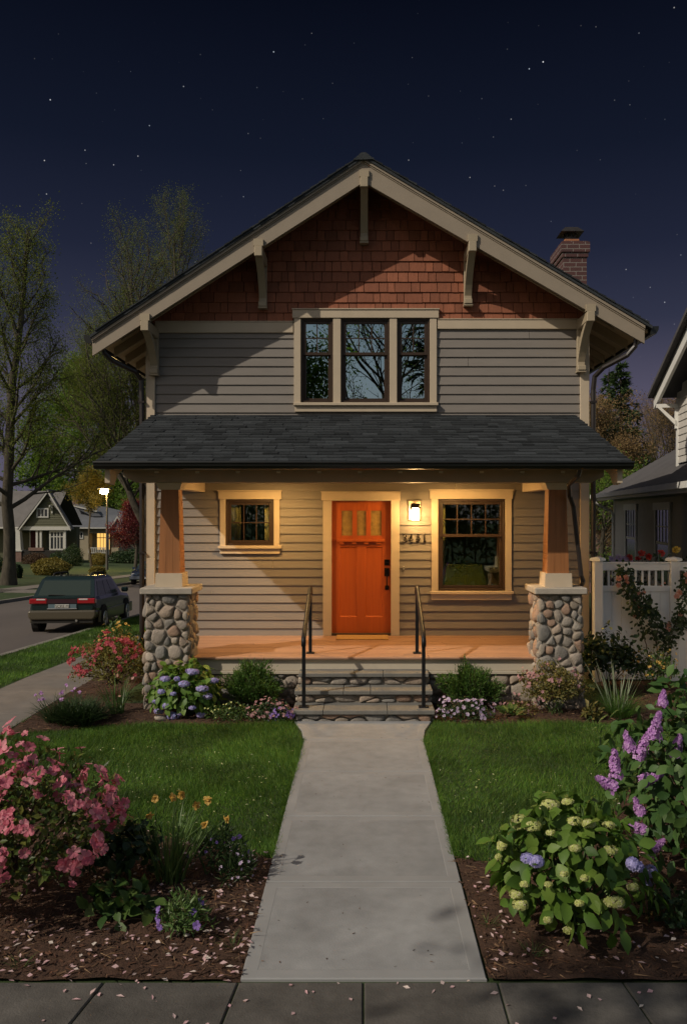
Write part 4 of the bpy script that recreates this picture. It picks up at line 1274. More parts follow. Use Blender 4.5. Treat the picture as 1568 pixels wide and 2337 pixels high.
# ---- hydrangeas
def hydrangea(label, c, r, nleaf, lsize, heads, seed, leafm):
    rng = np.random.default_rng(seed); c = np.array(c, float)
    P, N = dome(rng, nleaf, c, r, .72, low=-.45, lump=.1)
    lv = MB(); leaves_on(lv, rng, P, N, lsize, LEAF8, droop=.75, tang=.55, var=.3)
    P2, N2 = dome(rng, nleaf//2, c, np.array(r)*.72, .5, low=-.4, lump=.1)
    leaves_on(lv, rng, P2, N2, lsize, LEAF8, droop=.5, tang=.7)
    sm = MB(); stems(sm, rng, (c[0], c[1], .0), P, 34, .008)
    parts = [("stems", sm, M["stem_green"], False), ("foliage", lv, leafm, True)]
    t = plant("hydrangea", label, "hydrangea", (c[0], c[1], 0), parts)
    for (dx, dy, dz), rad, mat, fs in heads:
        d = unit(np.array([dx, dy, dz], float)); p = c+d*np.array(r)*1.04
        hb = MB(); n = int(90*(rad/.055)**2*(.016/fs)**2*.55)+40
        florets(hb, rng, p, (rad*rng.uniform(.9, 1.25), rad*.9, rad*rng.uniform(.4, .7)), n, fs, nrm=d+np.array([0, -.2, .5]))
        hb.build("flower_head", mat, t)
    return t
rng = np.random.default_rng(5)
def head_dirs(px_list, c, r, s, d):
    out = []
    for px, py in px_list:
        x = ((px-CX)/F*d-c[0])/r[0]; z = (EYE-(py-CY)/F*d-c[2])/r[2]
        q = min(.97, math.hypot(x, z)); k = q/max(1e-6, math.hypot(x, z))
        x, z = x*k, z*k
        out.append((x, -math.sqrt(max(.03, 1-x*x-z*z)), z))
    return out
c_, r_ = (1.26, 4.98, .36), (.47, .43, .44)
cream = [(1160,1872),(1178,1868),(1247,1850),(1265,1848),(1306,1838),(1310,1876),(1338,1880),(1385,1886),(1222,1895),(1255,1898),(1195,1905),(1300,1918),(1375,1924),(1135,1945),(1152,1975),(1272,1965),(1313,1970),(1195,2002),(1240,1990),(1375,2020),(1300,2020),(1180,2030),(1188,2050),(1240,2068),(1282,2085),(1420,1998),(1142,1938)]
lavs = [(1205,1950),(1220,1952),(1424,1955),(1432,1962)]
heads = [(d, rng.choice([.02, .028, .036, .05]), LM["cream"], .011) for d in head_dirs(cream, c_, r_, 1, 4.75)]
heads += [(d, .042, LM["lav"], .014) for d in head_dirs(lavs, c_, r_, 1, 4.75)]
hydrangea("big round hydrangea with cream and pale green flower heads beside the front path", c_, r_, 420, .105, heads, 6, LM["hyd"])
c_, r_ = (-2.21, 10.15, .30), (.43, .36, .36)
bl = [(437,1538),(405,1550),(378,1552),(422,1560),(460,1572),(400,1580),(357,1602),(385,1608),(440,1612),(470,1590),(480,1560),(362,1625),(412,1625),(455,1632),(430,1536),(395,1632),(372,1578)]
heads = [(d, rng.choice([.03, .04, .05, .066]), LM["blue"], .016) for d in head_dirs(bl, c_, r_, 1, 9.85)]
hydrangea("blue and violet hydrangea in front of the left stone pier", c_, r_, 420, .105, heads, 8, LM["hyd"])

# ---- lilac at the right edge
rng = np.random.default_rng(9)
c_, r_ = np.array((2.60, 5.85, .62)), np.array((.80, .75, .76))
P, N = dome(rng, 1600, c_, r_, .62, low=-.6, lump=.16)
lv = MB(); leaves_on(lv, rng, P, N, .10, LEAF8, droop=.7, tang=.6, wid=.95)
P2, N2 = dome(rng, 450, c_, r_*.75, .4, low=-.6); leaves_on(lv, rng, P2, N2, .09, LEAF8, droop=.5, tang=.8)
sm = MB(); stems(sm, rng, (c_[0], c_[1], 0), P, 40, .012)
lil = plant("lilac_bush", "tall lilac shrub with purple flower spikes at the right edge of the yard", "lilac", (c_[0], c_[1], 0), [("stems", sm, M["twig"], False), ("foliage", lv, LM["lilacleaf"], True)])
for px, py, h_, tilt in ((1497,1655,.19,.2),(1432,1690,.13,-.3),(1468,1700,.19,.35),(1403,1740,.19,-.1),(1380,1785,.15,-1.0),(1485,1775,.15,1.2),(1447,1885,.12,-1.1),(1497,1932,.14,.8),(1512,1592,.09,0),(1545,1700,.15,.2),(1455,1838,.1,-.4)):
    d = 5.35+.2*rng.random()
    b = np.array(at(px, py, d)); n = 150
    t = rng.random(n)**1.2; rad = .043*(1-t**1.6*.8)*(h_/.17)**.5
    ax = unit(np.array([math.sin(tilt), -.1, math.cos(tilt)])); u = unit(np.cross(ax, [0, 1, 0])); v = np.cross(ax, u)
    an = rng.uniform(0, 6.28, n)
    D = np.cos(an)[:, None]*u+np.sin(an)[:, None]*v
    PP = b-ax*h_*.5+ax*(t*h_)[:, None]+D*(rad*(.55+.65*rng.random(n)))[:, None]
    m = MB(); m.inst(FLORET4, PP, np.cross(D, ax+rng.normal(0, .2, D.shape)), D+ax*.35+rng.normal(0, .2, D.shape), .0135*(.8+.5*rng.random(n)))
    tip = b-ax*h_*.5; ins = c_+(tip-c_)*.8
    m2 = MB(); m2.tube([ins, tip, tip+ax*h_*.9], [.005, .004, .002], 4)
    fo = m.build("flower_spike", LM["lilac"], lil); m2.build("stalk", M["stem_green"], fo)

# ---- daffodils, violas and low plants in the front beds
rng = np.random.default_rng(12)
lv = MB(); strap_clump(lv, rng, (-1.32, 5.55, .02), 75, .50, .55, .013, STRAP_UP, base_r=.1)
sm = MB(); fl = MB(); FL = []
for px, py in ((355,1820),(395,1823),(414,1812),(449,1838),(478,1825),(520,1868),(466,1880),(340,1862)):
    tip = np.array(at(px, py, 5.5+.1*rng.random())); b = np.array((-1.32+rng.normal(0, .05), 5.55+rng.normal(0, .05), .02))
    mid = (b+tip)/2+np.array([(tip[0]-b[0])*-.15, 0, .06]); sm.tube([b, mid, tip], [.005, .004, .003], 5)
    k = 2
    fl.inst(FLOWER5, np.array([tip]*k)+rng.normal(0, .008, (k, 3)), rng.normal(0, 1, (k, 3)), np.array([[rng.normal(0, .6), -.7, rng.normal(0, .5)]]*k), np.array([.028, .024]))
    fl.lathe([(.006, 0), (.012, .02), (.014, .026)], tip-np.array([0, .012, .012]), 7)
    FL.append(fl); fl = MB()
daf = plant("daffodil_clump", "clump of fading yellow daffodils with dark strap leaves beside the pink azalea", "daffodils", (-1.32, 5.55, 0), [("foliage", lv, LM["strap"], False), ("stems", sm, M["stem_green"], False)])
for f_ in FL: f_.build("flower", LM["gold"], daf)

def low_plant(name, label, cat, c, r, nl, ls, leafm, nf=0, fs=.02, fm=None, seed=0, tmpl=LEAF4, ftm=FLOWER5, wid=1.0, up=.35, droop=0.0, tang=.8, fill=.3, fclump=1, group=None, low=-.1, spread=.0):
    rng = np.random.default_rng(seed); c = np.array(c, float)
    P, N = dome(rng, nl, c, r, fill, low=low)
    lv = MB(); leaves_on(lv, rng, P, N, ls, tmpl, up=up, droop=droop, wid=wid, tang=tang)
    sm = MB(); stems(sm, rng, (c[0], c[1], max(0, c[2]-r[2]*.8)), P, 16, .005)
    fl = MB()
    if nf:
        Q, QN = dome(rng, nf, c, np.array(r)*1.04, .92, low=.0)
        if fclump > 1:
            Q = np.repeat(Q, fclump, 0)+rng.normal(0, fs*.9, (len(Q)*fclump, 3)); QN = np.repeat(QN, fclump, 0)
        n = len(Q); FN = QN+rng.normal(0, .35, (n, 3))+np.array([0, -.35, .2]); A = np.cross(FN, rng.normal(0, 1, FN.shape))
        fS = fs*(.75+.5*rng.random(n))
        if nf > 100: fl.inst(ftm, Q, A, FN, fS)
    t = plant(name, label, cat, (c[0], c[1], 0), [("stems", sm, M["stem_green"], False), ("foliage", lv, leafm, tmpl is LEAF8), ("flowers", fl, fm, False)], group)
    if 0 < nf <= 100:
        for i in range(0, n, fclump):
            m = MB(); m.inst(ftm, Q[i:i+fclump], A[i:i+fclump], FN[i:i+fclump], fS[i:i+fclump]); m.build("flower", fm, t)
    return t

low_plant("salvia_plant", "dark leafy perennial between the pink azalea and the daffodils", "plant", (-1.68, 5.6, .16), (.26, .24, .24), 420, .075, LM["dark"], seed=31, tmpl=LEAF8)
low_plant("broadleaf_plant", "low broad leaved plant at the foot of the dark perennial", "plant", (-1.52, 5.08, .07), (.24, .15, .13), 90, .1, LM["mid"], seed=32, tmpl=LEAF8)
low_plant("viola_clump", "purple violas flowering in the front left mulch", "violas", (-1.08, 4.86, .09), (.155, .14, .15), 420, .055, LM["strap"], 11, .024, LM["violet"], 33, wid=.5)
low_plant("bluebell_clump", "blue flowered clump by the lawn edge left of the path", "flowers", (-1.02, 5.72, .13), (.2, .13, .2), 260, .06, LM["dark"], 18, .014, LM["violet"], 34, wid=.4)
low_plant("grassy_clump", "small dark grassy clump close to the left edge of the path", "plant", (-.86, 5.58, .06), (.13, .12, .13), 300, .07, LM["dark"], 14, .01, LM["whitepet"], 35, wid=.25, up=.9)
low_plant("groundcover_plant", "small green plant in the mulch at the right bottom corner", "plant", (1.93, 4.98, .06), (.24, .16, .14), 330, .045, LM["dark"], seed=36)
hb = MB(); florets(hb, np.random.default_rng(2), at(1483, 2000, 4.95), (.045, .04, .07), 60, .016); st_ = MB(); st_.tube([(1.75, 5.0, 0), (1.74, 4.98, .2), at(1483, 2000, 4.96)], [.006, .005, .004], 5)
plant("bluebell_stalk", "single blue flower head leaning out right of the big hydrangea", "flower", (1.75, 5.0, 0), [("stem", st_, M["stem_green"], False), ("flower_head", hb, LM["blue"], False)])
for i, (x, y, lab) in enumerate(((.95, 4.62, "small weed in the mulch in front of the big hydrangea"), (.76, 4.95, "tiny grass tuft on the right edge of the path"), (-.76, 4.72, "tiny grass tuft on the left edge of the path"), (-1.9, 4.52, "small weed under the pink azalea near the sidewalk"))):
    lv = MB(); strap_clump(lv, rng, (x, y, .02), 26, .10, 1.3, .004, BLADE, base_r=.04)
    tag(lv.build("weed", LM["mid"], None, org=(x, y, .02)), lab, "weed")

# ---- plants along the porch
lv = MB(); rng = np.random.default_rng(41)
for k in range(10): strap_clump(lv, rng, (-3.53+rng.normal(0, .13), 9.74+rng.normal(0, .09), .02), 170, .34, 1.1, .009, STRAP, base_r=.11)
fl = MB(); n = 14; Q = np.stack([-3.6+rng.normal(0, .2, n), 9.68+rng.normal(0, .08, n), .30+rng.random(n)*.16], 1)
sm = MB()
for q in Q: sm.tube([(q[0]*.6-3.53*.4, q[1]*.6+9.74*.4, .04), q], [.003, .002], 4)
lmd = plant("lavender_mound", "low dark green mound with a few mauve flowers by the side sidewalk", "plant", (-3.53, 9.74, 0), [("foliage", lv, LM["dark"], False), ("stems", sm, M["stem_green"], False)])
for q in Q:
    fl = MB(); fl.inst(FLORET4, q+rng.normal(0, .009, (5, 3)), rng.normal(0, 1, (5, 3)), np.array([[0, -.6, .8]])+rng.normal(0, .4, (5, 3)), .015); fl.build("flower", LM["lilac"], lmd)
lv = MB(); strap_clump(lv, rng, (-3.08, 10.18, .02), 46, .48, .6, .015, STRAP_UP, base_r=.08)
fl = MB(); fl.inst(LEAF8, [at(268, 1545, 10.0), at(300, 1550, 10.0), at(270, 1588, 9.95)], [[.2, -.3, 1], [1, 0, 1], [1, 0, .1]], [[0, -1, .2]]*3, [.05, .05, .04])
plant("iris_clump", "clump of upright iris leaves in front of the coral azalea", "iris", (-3.08, 10.18, 0), [("foliage", lv, LM["strap"], False), ("flowers", fl, LM["peach"], False)])
low_plant("flowering_shrub", "tall green shrub with small yellow flowers at the house's left corner", "shrub", (-3.62, 12.0, .42), (.36, .4, .46), 1900, .05, LM["mid"], 60, .022, LM["gold"], 43, tmpl=LEAF4)
def juniper(label, c, r, n, seed):
    rng = np.random.default_rng(seed); c = np.array(c, float)
    P, N = dome(rng, 150, c, r, .5, low=.0, lump=.25)
    lv = MB(); sm = MB(); b = np.array([c[0], c[1], .02])
    for p, nn in zip(P, N):
        k = n//150
        d = unit(p-b+np.array([0, 0, .1])); t = rng.random(k)**.7
        PP = b+(p-b)*t[:, None]; PP = p+d*(t-.75)[:, None]*.22+rng.normal(0, .022, (k, 3))
        A = d*1.2+rng.normal(0, .6, (k, 3)); lv.inst(LEAF4, PP, A, rng.normal(0, 1, (k, 3)), .05*(.6+.6*rng.random(k)), W=.022)
        sm.tube([b, (b+p)/2, p+d*.06], [.007, .005, .002], 4)
    return plant("juniper_bush", label, "juniper", (c[0], c[1], 0), [("branches", sm, M["twig"], False), ("foliage", lv, LM["juniper"], False)], "feathery evergreen shrubs under the porch")
juniper("feathery evergreen shrub left of the porch steps", (-1.40, 10.38, .24), (.36, .26, .38), 7500, 45)
juniper("feathery evergreen shrub right of the porch steps", (1.37, 10.38, .20), (.37, .26, .34), 7500, 46)
low_plant("flower_patch", "low pink and violet flowers left of the porch steps", "flowers", (-1.12, 9.86, .07), (.33, .15, .17), 700, .035, LM["dark"], 62, .017, LM["dusty"], 47, fclump=2)
low_plant("flower_patch", "cream dotted ground cover in front of the left evergreen", "flowers", (-1.62, 9.84, .06), (.30, .15, .16), 800, .03, LM["mid"], 38, .011, LM["cream"], 48)
low_plant("flower_patch", "violet flower cluster at the foot of the steps on the left", "flowers", (-1.0, 9.76, .06), (.13, .08, .13), 160, .03, LM["dark"], 34, .016, LM["violet"], 49, fclump=2)
low_plant("flower_patch", "white and lilac pansies right of the porch steps", "flowers", (1.22, 9.86, .07), (.34, .16, .2), 800, .035, LM["dark"], 95, .021, LM["whitepet"], 50)
lv = MB(); rng = np.random.default_rng(51)
n = 24; a = rng.uniform(0, 6.28, n)
lv.inst(LEAF8, np.stack([1.78+.07*np.cos(a), 9.9+.05*np.sin(a), np.full(n, .06)+.06*rng.random(n)], 1), np.stack([np.cos(a), np.sin(a), .35+.7*rng.random(n)], 1), np.stack([-np.cos(a)*.4, -np.sin(a)*.4-.3, np.ones(n)], 1), .13*(.7+.5*rng.random(n)), W=.11)
tag(lv.build("hosta", LM["mid"], None, org=(1.78, 9.9, .02), smooth=True), "small broad leaved hosta between the pansies and the dusty pink shrub", "hosta")
low_plant("spirea_bush", "dusty pink flowered shrub in front of the right stone pier", "shrub", (2.36, 10.18, .26), (.42, .32, .38), 2600, .036, LM["spirea"], 36, .016, LM["dusty"], 52, fclump=4)
low_plant("groundcover_plant", "low pinkish ground cover behind the hosta", "plant", (1.95, 10.2, .05), (.28, .2, .12), 420, .03, LM["spirea"], 30, .014, LM["dusty"], 53, fclump=2)
low_plant("groundcover_plant", "small yellow green plant at the foot of the dusty pink shrub", "plant", (2.76, 9.85, .05), (.13, .1, .16), 120, .07, LM["spirea"], seed=54)
lv = MB(); rng = np.random.default_rng(55)
strap_clump(lv, rng, (3.14, 10.0, .02), 520, .36, .95, .0045, STRAP, base_r=.13)
li = MB(); strap_clump(li, rng, (3.15, 10.12, .02), 26, .66, .55, .02, STRAP_UP, base_r=.11)
plant("ornamental_grass", "spiky grass clump with pale iris blades right of the stone pier", "ornamental grass", (3.14, 10.0, 0), [("grass_blades", lv, LM["grassy"], False), ("iris_blades", li, LM["pale_strap"], False)])
low_plant("dark_shrub", "dark leafy shrub between the house corner and the white fence", "shrub", (3.42, 11.5, .36), (.48, .36, .5), 900, .075, LM["dark"], 8, .025, LM["cream"], 56, tmpl=LEAF8, fill=.4)
low_plant("flowering_shrub", "low shrub with tiny yellow flowers at the foot of the climbing rose", "shrub", (4.0, 11.35, .26), (.36, .26, .38), 900, .045, LM["mid"], 80, .012, LM["gold"], 57, fclump=2)

# ---- white fence with climbing roses
YF = 12.2
fence = thing("white_fence", "white vinyl privacy fence with an open baluster top right of the house", "fence", (4.6, YF, 0))
posts = [(3.50, .065), (4.64, .068), (6.05, .068)]
for x, h_ in posts:
    m = MB(); m.bevbox(x-h_, x+h_, YF-h_, YF+h_, -.1, 1.80, .006)
    p = m.build("fence_post", M["white_vinyl"], fence)
    m = MB(); m.lathe([(h_*1.414+.0, 1.80), (h_*1.9, 1.805), (h_*1.9, 1.83), (h_*1.5, 1.85), (.0, 1.868)], (x, YF, 0), 4)
    cp = m.build("post_cap", M["white_vinyl"], p)
for (xa, ha), (xb, hb_) in zip(posts[:-1], posts[1:]):
    a, b = xa+ha, xb-hb_
    m = MB()
    m.bevbox(a, b, YF-.035, YF+.035, 1.66, 1.765, .005); m.box(a, b, YF-.045, YF+.045, 1.765, 1.785)
    mA = MB(); mA.bevbox(a, b, YF-.03, YF+.03, 1.345, 1.43, .005); mB = MB(); mB.bevbox(a, b, YF-.035, YF+.035, .03, .13, .008)
    m.build("fence_rail", M["white_vinyl"], fence); m = mA; m.build("fence_rail", M["white_vinyl"], fence); m = mB; m.build("fence_rail", M["white_vinyl"], fence)
    m = MB(); n = int((b-a)/.133)
    for i in range(n):
        xx0 = a+(b-a)*i/n; xx1 = a+(b-a)*(i+1)/n
        m.bevbox(xx0+.0015, xx1-.0015, YF-.014, YF+.014, .13, 1.344, .004)
    m.build("fence_panel", M["white_vinyl"], fence)
    n = int((b-a)/.097)
    for i in range(1, n):
        m = MB(); m.box(a+(b-a)*i/n-.015, a+(b-a)*i/n+.015, YF-.012, YF+.012, 1.43, 1.66); m.build("baluster", M["white_vinyl"], fence)

def rose(name, label, canes, blooms, seed, leafn, group):
    rng = np.random.default_rng(seed)
    sm = MB(); lv = MB(); fl = MB(); FL = []
    b0 = canes[0][0]
    for cane in canes:
        pts = np.array([at(px, py, YF-.12+.05*rng.normal()) for px, py in cane])
        tt = np.linspace(0, len(pts)-1, 4*len(pts))
        dense = np.stack([np.interp(tt, np.arange(len(pts)), pts[:, k]) for k in range(3)], 1)+rng.normal(0, .006, (len(tt), 3))
        sm.tube(dense, np.linspace(.009, .003, len(tt)), 5)
        k0 = int(len(tt)*.3); k = int(leafn*len(cane)/4)
        t = k0+(len(tt)-k0)*rng.random(k)**.8*.999
        PP = np.stack([np.interp(t, np.arange(len(tt)), dense[:, j]) for j in range(3)], 1)+np.stack([rng.normal(0, .06, k), -.02-.08*rng.random(k), rng.normal(0, .06, k)], 1)
        NN = np.stack([rng.normal(0, .5, k), -np.ones(k), rng.normal(.4, .5, k)], 1)
        lv.inst(LEAF8, PP, np.stack([rng.normal(0, 1, k), rng.normal(0, .3, k), rng.normal(-.3, .7, k)], 1), NN, .06*(.7+.6*rng.random(k)))
    for px, py, sz in blooms:
        p = np.array(at(px, py, YF-.2))
        for s_, cu in ((1, 0), (.75, 1), (.5, 2)):
            k = 2
            nn = np.array([[rng.normal(0, .3), -1, .25+rng.normal(0, .2)]]*k)
            fl.inst(FLOWER5, np.array([p+np.array([0, -.012*cu, 0])]*k), rng.normal(0, 1, (k, 3)), nn, sz*s_)
        FL.append(fl); fl = MB()
    o0 = at(*b0, YF-.12)
    t = plant(name, label, "climbing rose", (o0[0], o0[1], 0), [("canes", sm, M["twig"], False), ("foliage", lv, LM["dark"], True)], group)
    for f_ in FL: f_.build("bloom", LM["peach"], t)
gr = "climbing roses on the white fence"
rose("climbing_rose", "climbing rose with peach blooms sprawling diagonally up the fence bay", 
     [[(1490,1550),(1478,1500),(1470,1450),(1455,1400),(1435,1360),(1428,1330),(1420,1300)], [(1498,1550),(1500,1480),(1480,1410),(1462,1372),(1440,1340)], [(1505,1550),(1497,1470),(1500,1430),(1480,1390),(1470,1385)]],
     [(1412,1320,.042),(1428,1318,.045),(1411,1335,.038),(1430,1328,.04),(1448,1348,.03),(1455,1352,.042),(1468,1352,.034),(1449,1370,.03),(1460,1383,.036),(1448,1405,.028)], 61, 150, gr)
rose("climbing_rose", "climbing rose with pale pink blooms leaning over the fence post", 
     [[(1512,1552),(1520,1500),(1530,1450),(1540,1420),(1552,1395),(1560,1350),(1566,1310)], [(1516,1552),(1512,1500),(1518,1462),(1510,1440)], [(1530,1470),(1545,1440),(1555,1410)]],
     [(1550,1352,.045),(1543,1360,.04),(1552,1402,.036),(1525,1424,.042),(1520,1432,.034),(1527,1438,.03),(1565,1312,.04),(1566,1325,.036),(1516,1330,.014),(1508,1336,.012)], 62, 110, gr)
# rose shrub behind the fence
for k, (px, py, cc, lab) in enumerate(((1470, 1264, "red", "red rose bush showing above the white fence between the neighbour's windows"), (1543, 1254, "yellow", "yellow rose standing tall behind the white fence post"), (1412, 1275, "whitepet", "white flowering shrub just above the left end of the white fence"))):
    rng = np.random.default_rng(70+k); d = 12.9
    p = np.array(at(px, py, d)); lv = MB(); sm = MB(); fl = MB()
    for j in range(9):
        tip = p+np.array([rng.normal(0, .2), rng.normal(0, .1), rng.normal(-.05, .07)]); b = np.array([p[0]+rng.normal(0, .08), d, -.05])
        sm.tube([b, (b+tip)/2+rng.normal(0, .05, 3), tip], [.008, .006, .003], 4)
        kk = 26; t = .55+.45*rng.random(kk); PP = b+(tip-b)*t[:, None]+rng.normal(0, .05, (kk, 3))
        lv.inst(LEAF8, PP, rng.normal(0, 1, (kk, 3)), np.stack([rng.normal(0, .5, kk), -np.ones(kk), rng.normal(.5, .5, kk)], 1), .06)
    qs = {"red": [(1463,1262),(1508,1262),(1480,1270),(1435,1272),(1455,1275)], "yellow": [(1543,1253),(1539,1256)], "whitepet": [(1395,1276),(1410,1272),(1420,1278),(1428,1274),(1403,1280),(1436,1279)]}[cc]
    for q in qs:
        c3 = np.array(at(*q, d-.12))
        for s_ in (1, .7, .45): fl.inst(FLOWER5, [c3, c3], rng.normal(0, 1, (2, 3)), [[0, -1, .3], [.2, -1, .5]], .055*s_)
    plant("rose_bush", lab, "rose bush", (p[0], d, 0), [("stems", sm, M["twig"], False), ("foliage", lv, LM["dark"], True), ("flowers", fl, LM[cc], False)])
# ================================================================== TREES
def grow_tree(seed, base, H, tr, n1=26, ang=(60, 30), l1=.32, sub=7, twig=5, up=.06, start=.2, taper=.72, lean=(0, 0), wob=.05, nlev=3, shape="cone", forks=()):
    rng = np.random.default_rng(seed); tb = MB(); br = MB(); tips = []; dirs = []
    base = np.array(base, float)
    def path(p, d, Lg, n, w, tro):
        pts = [p]; 
        for i in range(n):
            d = unit(d+rng.normal(0, w, 3)+np.array([0, 0, tro])); p = p+d*Lg/n; pts.append(p)
        return np.array(pts)
    mains = [(base-np.array([0, 0, .3]), np.array([lean[0], lean[1], 1.0]), H, tr, start)]
    for f in forks: mains.append((base+np.array(f[0]), np.array(f[1], float), f[2], f[3], f[4]))
    def branch(p, d, Lg, r, lev):
        n = 6 if lev == 1 else 4
        pts = path(p, unit(d), Lg, n, wob*(2.2 if lev == 1 else 3.2), up*(1.0 if lev < 3 else 1.3))
        rad = np.linspace(r, r*.3, n+1)
        br.tube(pts, rad, 5 if lev == 1 else 3, caps=False)
        k = sub if lev == 1 else twig
        if lev < nlev:
            for j in range(k):
                t = .22+.78*(j+rng.random())/k
                i = min(n-1, int(t*n)); q = pts[i]+(pts[i+1]-pts[i])*(t*n-i)
                dd = unit(pts[i+1]-pts[i]); ax = unit(np.cross(dd, rng.normal(0, 1, 3)))
                a = R(rng.uniform(28, 58))
                branch(q, dd*math.cos(a)+ax*math.sin(a), Lg*rng.uniform(.3, .5)*(1.15-.5*t), max(.006, r*.45), lev+1)
        if lev >= nlev-1:
            for t in np.linspace(.3, 1, 4 if lev == nlev else 3):
                i = min(n-1, int(t*n*.999)); tips.append(pts[i]+(pts[i+1]-pts[i])*(t*n*.999-i)); dirs.append(pts[i+1]-pts[i])
    for (p, d, Hh, r0, stt) in mains:
        n = 12
        pts = path(p, unit(d), Hh, n, wob, .04)
        t = np.linspace(0, 1, n+1)
        rad = r0*(1-t*.93)**taper
        if p is mains[0][0] or abs(p[2]-base[2]) < .5:
            rad[0] *= 1.5; 
        tb.tube(pts, rad, 10, caps=False)
        for j in range(n1):
            tt = stt+(.985-stt)*(j+rng.random()*.8)/n1
            i = min(n-1, int(tt*n)); q = pts[i]+(pts[i+1]-pts[i])*(tt*n-i)
            az = j*2.4+rng.normal(0, .4)
            a = R(ang[0]+(ang[1]-ang[0])*tt+rng.normal(0, 6))
            f = {"cone": (1.1-.85*tt), "round": .45+1.0*math.sin(math.pi*min(1, .15+tt*.8)), "column": .75+.25*math.sin(3*tt)-.55*max(0, tt-.6)}[shape]
            branch(q, np.array([math.cos(az)*math.sin(a), math.sin(az)*math.sin(a), math.cos(a)]), H*l1*f*rng.uniform(.75, 1.15), max(.02, rad[i]*.42), 1)
    return tb, br, np.array(tips), np.array(dirs), rng

def tree(name, label, base, H, tr, leafm, leaf, per, spread, bark=None, group=None, thin=0.0, **kw):
    tb, br, tips, dirs, rng = grow_tree(base=base, H=H, tr=tr, **kw)
    t = thing(name, label, "tree", tuple(base), group)
    tk = tb.build("trunk", bark or M["bark"], t, smooth=True)
    cr = MB()
    br.build("branches", bark or M["bark"], t, smooth=True)
    if per >= 1: P = np.repeat(tips, int(per), 0)
    else: P = tips[rng.random(len(tips)) < per]
    if thin: P = P[rng.random(len(P)) > thin*np.clip((P[:, 2]-base[2])/H, 0, 1)**1.5]
    P = P+rng.normal(0, spread, P.shape); n = len(P)
    lv = MB(); lv.inst(LEAF4, P, rng.normal(0, 1, (n, 3)), rng.normal(0, 1, (n, 3))+np.array([0, 0, .6]), leaf*(.6+.8*rng.random(n)), W=leaf*.85*(.6+.6*rng.random(n)))
    lv.build("crown", leafm, t)
    return t

def conifer(name, label, base, H, Rr, seed, n=60, leafm=None, per=46, bark=None, group=None, sz=.32, start=.08):
    rng = np.random.default_rng(seed); t = thing(name, label, "tree", tuple(base), group); base = np.array(base, float)
    tb = MB(); tb.tube([base-np.array([0, 0, .3]), base+np.array([.05*H*.1, 0, H*.5]), base+np.array([0, 0, H])], [Rr*.09, Rr*.05, .02], 8, caps=False)
    tb.build("trunk", bark or M["bark_dark"], t)
    lv = MB(); br = MB(); PP = []; AA = []
    for j in range(n):
        tt = start+(1-start)*(j+rng.random())/n
        az = rng.uniform(0, 6.28); Lg = Rr*(1.03-tt)**.8*rng.uniform(.55, 1.15)
        p0 = base+np.array([0, 0, H*tt]); d = np.array([math.cos(az), math.sin(az), rng.uniform(-.25, .3)])
        tip = p0+d*Lg+np.array([0, 0, -.12*Lg])
        br.tube([p0, p0*.5+tip*.5+np.array([0, 0, .06*Lg]), tip], [.05, .03, .01], 3, caps=False)
        k = int(per*(.35+Lg/Rr)); u = rng.random(k)**.75
        q = p0+(tip-p0)*u[:, None]; side = np.array([-d[1], d[0], 0])
        q = q+side*(rng.normal(0, .16, k)*Lg*(1.1-u))[:, None]+np.array([0, 0, 1])*rng.normal(-.03, .05, k)[:, None]*Lg
        PP.append(q); AA.append(np.tile(d, (k, 1))+rng.normal(0, .5, (k, 3))+np.array([0, 0, -.25]))
    PP = np.concatenate(PP); AA = np.concatenate(AA); n_ = len(PP)
    br.build("branches", bark or M["bark_dark"], t)
    lv.inst(LEAF4, PP, AA, rng.normal(0, .5, (n_, 3))+np.array([0, 0, 1]), sz*(.6+.8*rng.random(n_)), W=sz*.5)
    lv.build("crown", leafm or LM["dkgreen"], t)
    return t

def gnd(x, y): return (x, y, ground_z(x, y)-.05)
def px_base(px, d): x = (px-CX)/F*d; return gnd(x, d)

# street tree at the far left, its trunk in front of the green bungalow
b1 = hit(20, 1335)
s1 = F/b1[1]
H1 = (EYE+(CY-470)/s1-b1[2])*.93
tree("street_tree", "tall street tree with a pale mottled trunk and sparse spring leaves at the far left", b1, H1, .33, LM["ygreen"], .105, 13, .27, thin=.86, seed=3, n1=36, ang=(72, 30), l1=.33, sub=8, twig=5, up=.07, start=.22, wob=.045)
# tall airy trees behind the house
b2 = px_base(345, 50.0)
tree("tall_tree", "tall airy tree with curving lower limbs rising left of the gable behind the house", b2, (EYE+(CY-455)/(F/50)-b2[2])*.80, .42, LM["ygreen"], .085, 9, .28, thin=.5, seed=5, n1=30, ang=(48, 20), l1=.36, sub=8, twig=5, up=.10, start=.24, shape="column", wob=.05,
     forks=(((0, 0, 3.0), (-.55, -.1, 1), 9.5, .26, .25), ((0, 0, 4.0), (-.25, .2, 1), 11.5, .24, .25)))
b2 = px_base(437, 56.0)
tree("tall_tree", "slender bare topped tree just behind the left roof slope", b2, (EYE+(CY-425)/(F/56)-b2[2])*.86, .34, LM["ygreen"], .085, 4, .24, seed=8, n1=30, ang=(34, 14), l1=.26, sub=8, twig=5, up=.13, start=.4, shape="column", wob=.035)
